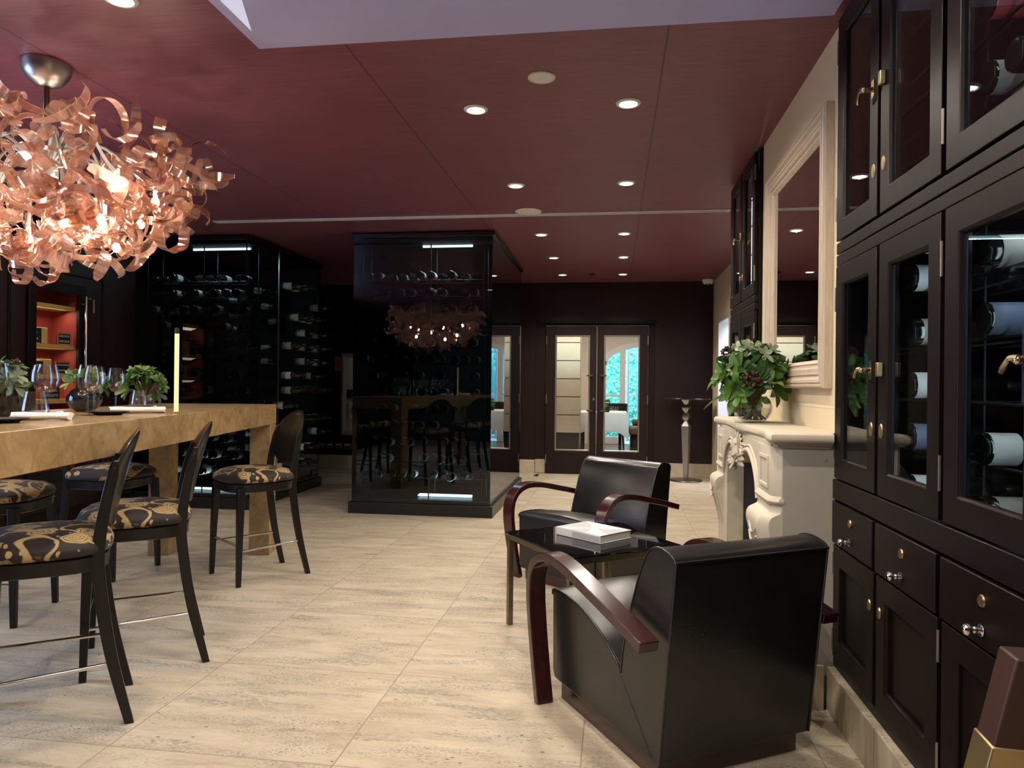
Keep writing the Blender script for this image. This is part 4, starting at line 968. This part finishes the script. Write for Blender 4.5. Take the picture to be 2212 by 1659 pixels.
# ------------------------------------------------------------------ built-in wine cabinets
def door_frame(m, yc, zc, w, h, x, depth=.022, rail=.070, mi=0):
    m.rframe([(0,0),(0,-depth),(rail,-depth),(rail+.006,-depth+.008),(rail+.006,0)], w, h, lambda u,v,d: (x+depth+d, yc+u, zc+v), mi)
def cabinet(label, x, y0, cols, ybk, nearside, basez=.165, bottles=True, top=2.592):
    """x = front of the doors; cols = list of (ya,yb)"""
    t = thing('wine_cabinet', label, 'cabinet', (x,(cols[0][0]+cols[-1][1])/2,0)); oy = (cols[0][0]+cols[-1][1])/2
    def L(m): m.v = [(a-x,b-oy,c) for a,b,c in m.v]; return m
    lo, hi = min(c for p in cols for c in p)-.008, max(c for p in cols for c in p)+.008
    xf = x+.026; c = MB()
    c.box(xf,ybk,lo,lo+.02,basez,top); c.box(xf,ybk,hi-.02,hi,basez,top); c.box(xf,ybk,lo+.02,hi-.02,top-.02,top); c.box(ybk-.02,ybk,lo+.02,hi-.02,basez,top-.02)
    c.box(xf,ybk-.02,lo+.02,hi-.02,basez,basez+.02); c.box(xf,ybk-.02,lo+.02,hi-.02,.785,.865); c.box(xf,ybk-.02,lo+.02,hi-.02,1.655,1.745); c.box(xf,ybk-.02,lo+.02,hi-.02,.60,.62)
    for i in range(len(cols)-1):
        ym = (cols[i][1]+cols[i+1][0])/2 if cols[i][1] < cols[i+1][0] else (cols[i][0]+cols[i+1][1])/2
        c.box(xf, xf+.03, ym-.03, ym+.03, basez+.02, top-.02)
    obj('carcass', L(c), M['wenge'], t)
    for z0_, z1_, dx_ in ((1.70,1.742,.004),(1.655,1.696,.004),(.790,.862,-.002)): obj('rail', L(MB().box(x+dx_,xf,lo,hi,z0_,z1_)), M['wenge'], t, bevel=.003)
    obj('base_rail', L(MB().box(x+.006,xf,lo,hi,basez,basez+.035)), M['wenge'], t, bevel=.002)
    for i,(ya,yb) in enumerate(cols):
        yc, w = (ya+yb)/2, abs(yb-ya)-.006
        left = (i % 2 == 0)          # hinge on the outer side of each pair
        yh = yc + (w/2 if left else -w/2); yo = yc - (w/2-.03 if left else -(w/2-.03))
        if nearside: pass
        for nm, za, zb_ in (('lower', .868, 1.652), ('upper', 1.748, 2.575)):
            zc, h = (za+zb_)/2, zb_-za
            m = MB(); door_frame(m, yc, zc, w, h, x); d = obj('glass_door', L(m), M['wenge'], t, bevel=.002)
            obj('pane', L(MB().box(x+.012,x+.016,yc-w/2+.07,yc+w/2-.07,za+.07,zb_-.07)), M['pane'], d)
            for zz in ((za+.12, zb_-.12) if not (left and i) else ()): obj('hinge', L(MB().tube([(x+.002,yh+(.004 if left else -.004),zz-.045),(x+.002,yh+(.004 if left else -.004),zz+.045)], .0042, 8)), M['nickelplate'], d, 40)
            obj('keyhole', L(MB().lathe([(0,.004),(.006,.004),(.0125,.003),(.014,0)], 14, (x-.0005,yo,zc-.19 if nm=='lower' else za+.15), 0, Matrix.Diagonal((1,1,1.7)) @ Matrix.Rotation(-PI/2,3,'Y').to_3x3())), M['brass'], d, 40)
            if left:
                zz = 1.26 if nm == 'lower' else 2.16; s = -1 if True else 1
                hd = MB(); hd.box(x-.006,x,yo-.012,yo+.012,zz-.030,zz+.030); hd.tube([(x-.005,yo,zz),(x-.035,yo,zz)], .009, 10); hd.tube(cspline([(x-.033,yo-.006,zz+.004),(x-.038,yo+.016,zz+.003),(x-.038,yo+.036,zz-.009),(x-.032,yo+.060,zz-.022)], 5), [.007]*6+[.0055]*5+[.006]*5, 8)
                hd.ball((x-.032,yo,zz), .010, 10, 7)
                obj('lever_handle', L(hd), M['brasshandle'], d, 40)
            else:
                cat_ = MB(); zz = 1.26 if nm == 'lower' else 2.16; cat_.box(x-.018,x,yo-.016,yo+.004,zz-.022,zz+.022); obj('handle_catch', L(cat_), M['brass'], d, bevel=.003)
        m = MB(); m.box(x-.006,x+.022,yc-w/2,yc+w/2,.630,.783); dr = obj('drawer', L(m), M['wenge'], t, bevel=.003)
        kn = MB().tube([(x-.005,yc,.668),(x-.03,yc,.668)], [.0065,.0055], 10); kn.lathe([(.012,-.004),(.014,.0),(.008,.004)], 14, (x-.009,yc,.668), 0, Matrix.Rotation(-PI/2,3,'Y')); kn.ball((x-.036,yc,.668), .0135, 12, 8, 0, (.9,1,1)); kn.ball((x-.020,yc,.668), .0085, 10, 7)
        obj('knob', L(kn), M['chrome'], dr, 50)
        obj('keyhole', L(MB().lathe([(0,.003),(.007,.003),(.013,.004),(.0145,0)], 16, (x-.0065,yc,.733), 0, Matrix.Rotation(-PI/2,3,'Y'))), M['brass'], dr, 40)
        m = MB(); za, zb_ = .205, .620; zc, h = (za+zb_)/2, zb_-za
        door_frame(m, yc, zc, w, h, x); m.box(x+.016,x+.020,yc-w/2+.06,yc+w/2-.06,za+.06,zb_-.06); d = obj('panel_door', L(m), M['wenge'], t, bevel=.002)
        obj('keyhole', L(MB().lathe([(0,.003),(.006,.003),(.011,.004),(.0125,0)], 14, (x-.0005,yo,.508), 0, Matrix.Diagonal((1,1,1.5)) @ Matrix.Rotation(-PI/2,3,'Y').to_3x3())), M['brass'], d, 40)
        for zz in ((za+.06, zb_-.07) if not (left and i) else ()): obj('hinge', L(MB().tube([(x+.002,yh+(.004 if left else -.004),zz-.04),(x+.002,yh+(.004 if left else -.004),zz+.04)], .0042, 8)), M['nickelplate'], d, 40)
    rk = MB(); inn0, inn1 = lo+.03, hi-.03
    for z in (1.02, 1.17, 1.33, 1.49, 1.90, 2.08, 2.27, 2.44):
        [rk.tube([(xx,inn0,z-.004),(xx,inn1,z-.004)], .004, 5) for xx in (x+.09,x+.20,x+.31)]
    for yy in [inn0+.02+(inn1-inn0-.04)*k/6 for k in range(7)]: rk.tube([(x+.10,yy,.868),(x+.10,yy,1.652)], .0035, 5); rk.tube([(x+.10,yy,1.75),(x+.10,yy,2.56)], .0035, 5)
    obj('rack', L(rk), M['wire'], t)
    return t, L, lo, hi
COLS = [(2.405,2.825),(1.955,2.385),(1.505,1.935),(1.060,1.485)]
cb, LB, blo, bhi = cabinet('tall dark wine cabinet with brass levers at the right photo edge', .82, 0, COLS, 1.28, True)
obj('light_tube', LB(MB().tube([(1.02,1.25,1.638),(1.02,1.85,1.638)], .008, 8)), M['ledw'], cb)
cb2, LB2, b2lo, b2hi = cabinet('second dark wine cabinet beyond the mirror, seen edge on', .805, 0, [(5.190,4.770),(4.750,4.333)], 1.29, True)
obj('light_tube', LB2(MB().tube([(.90,4.94,1.84),(.90,4.94,2.46)], .009, 8)), M['ledw'], cb2)
struct('baseboard_right', MB().box(.800,.835,1.03,2.822,0,.163).box(.835,1.28,1.05,2.822,0,.163), M['trav_plain'], .003)
struct('trim_4', MB().box(.81,1.29,4.325,5.198,0,.163), M['trav_plain'], .003)
struct('wall_pier', MB().box(.84,XR,YF,1.048,0,H), M['cream'])
# bottles behind the cabinet glass, told apart one by one
BOTR = bottle_mesh('wine_bottle', M['redlab'], la=.012, lb=.12); BOTB = bottle_mesh('wine_bottle', M['bluelab'], la=.012, lb=.13); BOTL = bottle_mesh('wine_bottle', M['whitelab'], la=.014, lb=.075); BOTD = bottle_mesh('wine_bottle', M['label'], la=.03, lb=.11)
gL = 'big bottles in the right wine cabinet'
def cbot(x, y, z, ang, me, s, lab): bottle((x,y,z+.0385*s+.001), (0,0,ang), lab, gL, me, s)
R90 = PI/2
cbot(.868,2.275,1.49,R90,BOTL,1.02,'white labelled bottle lying at the top of the second glass door')
cbot(.868,2.275,1.33,R90,BOTD,1.02,'dark bottle second from the top behind the second glass door')
cbot(.868,2.275,1.17+.002,R90,BOTL,1.02,'white labelled bottle in the middle of the second glass door')
cbot(.868,2.275,1.02,R90,BOTB,1.02,'slate blue labelled bottle low behind the second glass door')
cbot(.868,2.275,.868,R90,BOTL,1.02,'white labelled bottle at the bottom of the second glass door')
cbot(.868,1.85,1.49,R90,BOTD,1.02,'dark bottle lying highest behind the lower third glass door')
cbot(.868,1.85,1.33,R90,BOTB,1.02,'bottle with slate blue label behind the lower third glass door')
cbot(.868,1.85,1.02,R90,BOTL,1.02,'bottle with white label low behind the lower third glass door')
cbot(.868,1.85,.868,R90,BOTD,1.02,'dark bottle lying lowest behind the lower third glass door')
cbot(.868,1.845,2.083,R90,BOTR,1.02,'bottle with pink and red label behind the upper third glass door')
cbot(.868,1.725,2.083,R90,BOTL,1.02,'white labelled bottle right of the pink one in the upper third glass door')
cbot(.868,1.785,2.272,R90,BOTD,1.02,'dark bottle lying high behind the upper third glass door')
cbot(.868,1.845,1.902,R90,BOTL,1.02,'white labelled bottle low behind the upper third glass door')
cbot(.868,1.725,1.902,R90,BOTD,1.02,'dark bottle at the lower right behind the upper third glass door')

# ------------------------------------------------------------------ leaning wooden post with brass sleeve, near right corner
wp = thing('wooden_post', 'leaning square reddish brown wooden post with brass sleeve in the lower right corner', 'post', (.545,1.335,0))
ax = Vector((.185,.020,.745)); 
def pr(t0, t1, g, mi=0):
    d = Vector((.099*0+.0,0,0)); base = Vector((.0,.0,.0)); m = MB()
    r_ = Vector((1,-.06,0)).normalized(); q_ = Vector((.06,1,0)).normalized()
    c0, c1 = ax*t0, ax*t1; hw, hd = .046+g, .034+g
    ring = lambda c: [c+r_*hw+q_*hd, c-r_*hw+q_*hd, c-r_*hw-q_*hd, c+r_*hw-q_*hd]
    return m.loops([ring(c0), ring(c1)])
obj('post', pr(.40,1,0), M['brownpost'], wp, bevel=.004)
obj('brass_sleeve', pr(0.0,.80,.0035), M['brass'], wp, bevel=.003)
sc = ax*.735; obj('screw', MB().ball((sc.x-.0,sc.y-.047,sc.z-.045), .007, 10, 6), M['brass'], wp, 60)
# ------------------------------------------------------------------ dining room beyond the double doors
struct('floor', MB().box(-3.2,2.8,9.77,15.2,-.06,-.001), M['woodfloor'])
struct('ceiling', MB().box(-3.2,2.8,9.91,15.2,2.75,2.81), M['cream2'])
struct('wall_left', MB().box(-3.3,-3.2,9.91,15.2,0,2.75), M['cream2'])
struct('wall_right', MB().box(2.8,2.9,9.91,15.2,0,2.75), M['cream2'])
WX0, WX1, WS, WT = -.24, 1.78, 1.72, 2.12
def wz(x): 
    q = (x-(WX0+WX1)/2)/((WX1-WX0)/2); return WS+(WT-WS)*math.sqrt(max(0,1-q*q))
n = 28; xs = [WX0+(WX1-WX0)*i/n for i in range(n+1)]
ww = MB().box(-3.2,WX0,15.0,15.2,0,2.75).box(WX1,2.8,15.0,15.2,0,2.75)
for i in range(n):
    a, b = xs[i], xs[i+1]
    ww.add([(a,15.0,wz(a)),(b,15.0,wz(b)),(b,15.0,2.75),(a,15.0,2.75),(a,15.2,wz(a)),(b,15.2,wz(b)),(b,15.2,2.75),(a,15.2,2.75)],[(0,1,2,3),(7,6,5,4),(0,4,5,1),(3,2,6,7)])
struct('wall_far', ww, M['cream2'])
fr = MB(); arc = [(x, wz(x)) for x in xs]
def archstrip(m, y0, y1, t):
    outer = arc; inner = [(x+(t if x < .77 else -t)*(abs(x-.77)/1.01)**2, z-t) for x, z in arc]
    for i in range(n):
        (a,za),(b,zb_) = outer[i], outer[i+1]; (c,zc),(d,zd) = inner[i], inner[i+1]
        m.add([(a,y0,za),(b,y0,zb_),(d,y0,zd),(c,y0,zc),(a,y1,za),(b,y1,zb_),(d,y1,zd),(c,y1,zc)],[(3,2,1,0),(4,5,6,7),(3,7,6,2),(0,1,5,4)])
archstrip(fr, 14.97, 15.1, .10)
fr.box(WX0,WX0+.10,14.97,15.1,0,WS); fr.box(WX1-.10,WX1,14.97,15.1,0,WS)
for x in (.13, 1.28): fr.box(x,x+.115,14.96,15.12,0,wz(x)-.05)
for a, b in ((WX0+.1,.13),(.245,1.28),(1.395,WX1-.1)):
    if a > 1 or a < 0: fr.box(a,b,15.0,15.06,.98,1.03); fr.box(a,b,15.0,15.06,0,.16)
struct('window_1', fr, M['paintwhite'], .004)
ol = MB(); ol.box(.26,.30,15.12,15.16,.05,1.92).box(.50,.54,15.42,15.46,.05,1.92)
ol = MB().rframe([(0,-.02),(0,.02),(.055,.02),(.055,-.02)], .46, 1.90, lambda u,v,d: (.42+u*.62+d*.8, 15.36+u*.78-d*.62, 1.0+v)).box(.28,.57,15.33,15.36,.98,1.03)
tag(obj('terrace_door_leaf', ol, M['paintwhite']), 'white terrace door leaf standing open beyond the dining room', 'door')
# ivy clad garden wall, terrace, parasol
struct('wall_garden', MB().box(-4,6,17.6,17.8,-.1,4.5), M['ivy']); 
tag(struct('terrace', MB().box(-4,6,15.2,17.6,-.1,-.02), M['pavement']), 'pale paved terrace outside the dining room', 'terrace')
iv = MB(); ri = random.Random(9)
for k in range(9000):
    x, z = ri.uniform(-2.2,4.2), ri.uniform(-.05,3.6)
    d = Vector((ri.uniform(-.5,.5), -.35+ri.uniform(-.25,.2), -1)).normalized(); p = Vector((x, 17.58-ri.uniform(0,.10), z)); s = d.cross(Vector((ri.uniform(-.3,.3),-1,.2))).normalized(); L = ri.uniform(.035,.075)
    iv.add([p, p+d*L*.5+s*L*.48, p+d*L, p+d*L*.5-s*L*.48], [(0,1,2),(0,2,3)])
tag(obj('ivy', iv, M['ivy']), 'sunlit ivy covering the garden wall beyond the dining room', 'ivy', kind='stuff')
pa = thing('parasol', 'closed teal parasol on the terrace behind the open door leaf', 'parasol', (.60,16.3,-.02))
obj('pole', MB().tube([(0,0,0),(0,0,2.2)], .02, 10), M['paintwhite'], pa, 40)
obj('canopy', MB().lathe([(.03,.75),(.11,.8),(.10,1.2),(.06,1.75),(.02,2.1)], 10), M['parasol'], pa, 30)
# stone faced pillar
pl_ = MB(); pl_.box(-1.10,-.52,11.02,11.5,.0,.47, 1)
z = .47; k = 0
while z < 2.74:
    pl_.box(-1.11,-.505,11.0,11.52,z+.012,min(z+.277,2.75)); pl_.box(-1.10,-.515,11.01,11.51,z-.0,z+.012, 1); z += .277
struct('wall_pillar', pl_, [M['lime'], M['blackmat']])
# dining table and what stands on it
dt = thing('dining_table', 'dining table under a white cloth beyond the double doors', 'table', (-.20,12.45,0))
obj('tabletop', MB().box(-.40,.40,-.42,.42,.72,.755), M['ebony'], dt)
for x in (-.34,.30):
    for y in (-.36,.32): obj('leg', MB().box(x,x+.045,y,y+.045,0,.72), M['ebony'], dt)
cl = MB(); a, b = .43, .45; top_ = [(-a,-b),(a,-b),(a,b),(-a,b)]
per = []
for i in range(4):
    p, q = Vector(top_[i]), Vector(top_[(i+1)%4])
    for k in range(10): per.append(p+(q-p)*k/10)
r0 = [(p.x,p.y,.760) for p in per]; r1 = [(p.x*1.01,p.y*1.01,.745) for p in per]
r2 = []
for i, p in enumerate(per):
    cr = 1 if i % 10 == 0 else 0; c2_ = .5 if i % 10 in (1,9) else 0
    r2.append((p.x*(1.03+.02*math.sin(i*1.9)+.05*cr), p.y*(1.03+.02*math.sin(i*1.9)+.05*cr), .44-.13*cr-.07*c2_))
cl.loops([r0,r1,r2], True, False); cl.add(r0, [tuple(range(40))])
tcl = obj('tablecloth', cl, M['cloth'], None, 60, loc=(-.20,12.45,0)); tag(tcl, 'white cloth with hanging corners draped over the dining table', 'tablecloth')
def dchair(loc, ang, label):
    t = thing('dining_chair', label, 'chair', loc, ang, 'black tub chairs in the dining room')
    obj('shell', MB().loops([[(r*math.cos(a)*.25,r*math.sin(a)*.26,z+ (h if math.cos(a) < .2 else 0)) for a in [2*PI*i/20 for i in range(20)]] for r,z,h in ((.2,.42,0),(.9,.44,0),(1,.47,0),(1.02,.6,.28),(.94,.6,.28),(.9,.50,0),(.2,.48,0))]), M['blackmat'], t, 50)
    for x in (-.16,.16):
        for y in (-.17,.17): obj('leg', MB().tube([(x,y,.43),(x*1.25,y*1.2,0)], [.018,.012], 8), M['ebony'], t)
dchair((.00,13.35,0), -PI/2, 'black tub chair behind the dining table, seen through the right door leaf')
dchair((-.95,12.75,0), 0, 'black tub chair at the left end of the dining table')
bn = thing('bench_sofa', 'low brown patterned bench beside the dining room window', 'bench', (.72,13.6,0))
obj('base', MB().box(-.40,.60,-.3,.3,.0,.30), M['ebony'], bn); obj('cushion', MB().box(-.42,.62,-.32,.32,.30,.46), M['pattern'], bn, bevel=.04); obj('pillow', MB().box(-.36,.56,.1,.30,.46,.58), M['pattern'], bn, bevel=.04)
pp_ = thing('potted_plant', 'small dark pot with green leaves on the dining table', 'potted plant', (-.105,12.20,.762))
obj('pot', MB().lathe([(0,0),(.045,0),(.055,.09),(.05,.09),(.04,.02),(0,.02)], 18), M['blackmat'], pp_, 50)
arrangement(pp_, .09, .06, .08, 8, .06, .03, 3)
for i, (x, y) in enumerate(((.02,12.30),(.14,12.22))):
    tag(obj('folded_napkin', MB().box(-.06,.06,-.05,.05,.001,.022), M['cloth'], None, None, .006, (x,y,.761)), ('left' if i == 0 else 'right')+' folded white napkin on the dining table', 'napkin', 'folded napkins on the dining table')
for i, (x, y) in enumerate(((.06,12.44),(-.02,12.62))):
    g_ = tag(obj('water_glass', MB().lathe([(0,0),(.03,0),(.034,.09),(.0335,.09),(.029,.004),(0,.004)], 20), M['glassware'], None, 60, loc=(x,y,.762)), ('nearer' if i == 0 else 'farther')+' small clear glass on the dining table', 'glass', 'glasses on the dining table')

# ------------------------------------------------------------------ light
def spot(x, y, P, col=(1,.89,.75), size=162, blend=.75, r=.006):
    l = bpy.data.lights.new('downlight_or_fill','SPOT'); l.energy = P; l.color = col; l.spot_size = math.radians(size); l.spot_blend = blend; l.shadow_soft_size = r
    o = bpy.data.objects.new('downlight_or_fill', l); COL.objects.link(o); o.location = (x,y,H-.014); return o
def area(loc, rot, sx, sy, P, col):
    l = bpy.data.lights.new('area_light','AREA'); l.shape = 'RECTANGLE'; l.size = sx; l.size_y = sy; l.energy = P; l.color = col
    o = bpy.data.objects.new('area_light', l); COL.objects.link(o); o.location = loc; o.rotation_euler = rot; return o
for (x,y) in dl_spots: spot(x, y, LP, size=120 if y > 8 else 162)
spot(-3.12, 2.49, LP); spot(-3.12, 3.7, LP*.6); spot(-1.86, .9, LP*.6); spot(-3.12, .9, LP*.6)  # added spots around the table to light it, no fittings built
for y in (2.15, .75): 
    spot(-.705, y, LP*1.15); spot(.06, y, LP*1.15)
for y in (3.4,5.0): spot(-3.7, y, LP*.55)  # added spots without fittings to brighten the dark left wall
area((XL+.22,1.8,1.4), (0,-PI/2,0), 1.5, 1.4, LW, (.42,.60,1.0))                     # daylight through the curtained window
# cellar and cabinet tubes
def tubelight(x0,x1,y,z,P,down=True):
    l = area(((x0+x1)/2,y,z), (0 if down else PI,0,0), x1-x0, .03, P, (.72,.95,1.0)); l.name = 'tube_light'; return l
tubelight(-1.80,-1.32,6.62,2.49,LT); tubelight(-1.80,-1.32,6.60,.17,LT*.5,False)
tubelight(-4.12,-3.52,6.58,2.49,LT); tubelight(-4.10,-3.50,6.56,.17,LT*.5,False)
for yy in (1.545, 1.985):
    area((.885,yy,1.26), (PI/2,0,0), .03, .70, .8 if yy < 1.8 else 1.2, (.78,.93,1.0)); area((.885,yy,2.15), (PI/2,0,0), .03, .70, .7, (.85,.93,1.0))  # added upright strips, hidden behind the stiles, to light the bottles
area((.95,1.55,1.632), (0,0,PI/2), .5, .03, 1.2, (.78,.95,1.0))
for zz, pw in ((1.793,1.5),(1.458,.9),(1.208,.8)): area((XL-.10,5.38,zz), (0,math.radians(-18),0), .10, .44, pw, (1,.80,.52))
area((XR+.7,8.6,2.55), (0,0,0), .8, 1.6, 45, (.88,.90,1.0))
# dining room: lamp in its ceiling, daylight through the arched window, sun on the ivy
area((-.2,12.6,2.72), (0,0,0), 1.6, 1.6, LD*.7, (1,.84,.66)); area((-.5,10.35,2.72), (math.radians(18),0,0), 1.6, .5, LD*.5, (1,.84,.66))  # second lamp added to light the pillar front
area((.9,16.6,3.4), (math.radians(-52),0,0), 3.0, 1.6, LD*6, (.36,.66,1.0))
s = bpy.data.lights.new('sun','SUN'); s.energy = LS; s.color = (.55,.92,1.0); s.angle = .3
so = bpy.data.objects.new('sun', s); COL.objects.link(so); so.rotation_euler = (math.radians(48),0,math.radians(-12))
w = bpy.data.worlds.new('sky'); w.use_nodes = True; scene.world = w
bg = w.node_tree.nodes['Background']; bg.inputs['Color'].default_value = (.50,.72,1.0,1); bg.inputs['Strength'].default_value = .9

# ------------------------------------------------------------------ camera and view
F_PX = 1550.0; yaw, pitch, roll = math.radians(8.03), math.radians(.09), math.radians(.605)
fwd = Vector((-math.sin(yaw)*math.cos(pitch), math.cos(yaw)*math.cos(pitch), math.sin(pitch)))
rt = Vector((math.cos(yaw), math.sin(yaw), 0)); up = rt.cross(fwd)
r2 = rt*math.cos(roll)+up*math.sin(roll); u2 = -rt*math.sin(roll)+up*math.cos(roll)
cd = bpy.data.cameras.new('camera'); cd.sensor_width = 36; cd.sensor_fit = 'HORIZONTAL'; cd.lens = F_PX/2212*36; cd.clip_start = .05; cd.clip_end = 100
co_ = bpy.data.objects.new('camera', cd); COL.objects.link(co_)
co_.matrix_world = Matrix(((r2.x,u2.x,-fwd.x,0),(r2.y,u2.y,-fwd.y,0),(r2.z,u2.z,-fwd.z,1.2),(0,0,0,1)))
scene.camera = co_
vs = scene.view_settings; vs.view_transform = 'Standard'; vs.look = 'None'; vs.gamma = 1; vs.use_curve_mapping = False; vs.exposure = 0.0
scene.cycles.use_denoising = True
scene.cycles.sample_clamp_indirect = 6
scene.cycles.max_bounces = 8; scene.cycles.transparent_max_bounces = 28; scene.cycles.transmission_bounces = 8; scene.cycles.glossy_bounces = 5; scene.cycles.diffuse_bounces = 3
scene.cycles.caustics_reflective = False
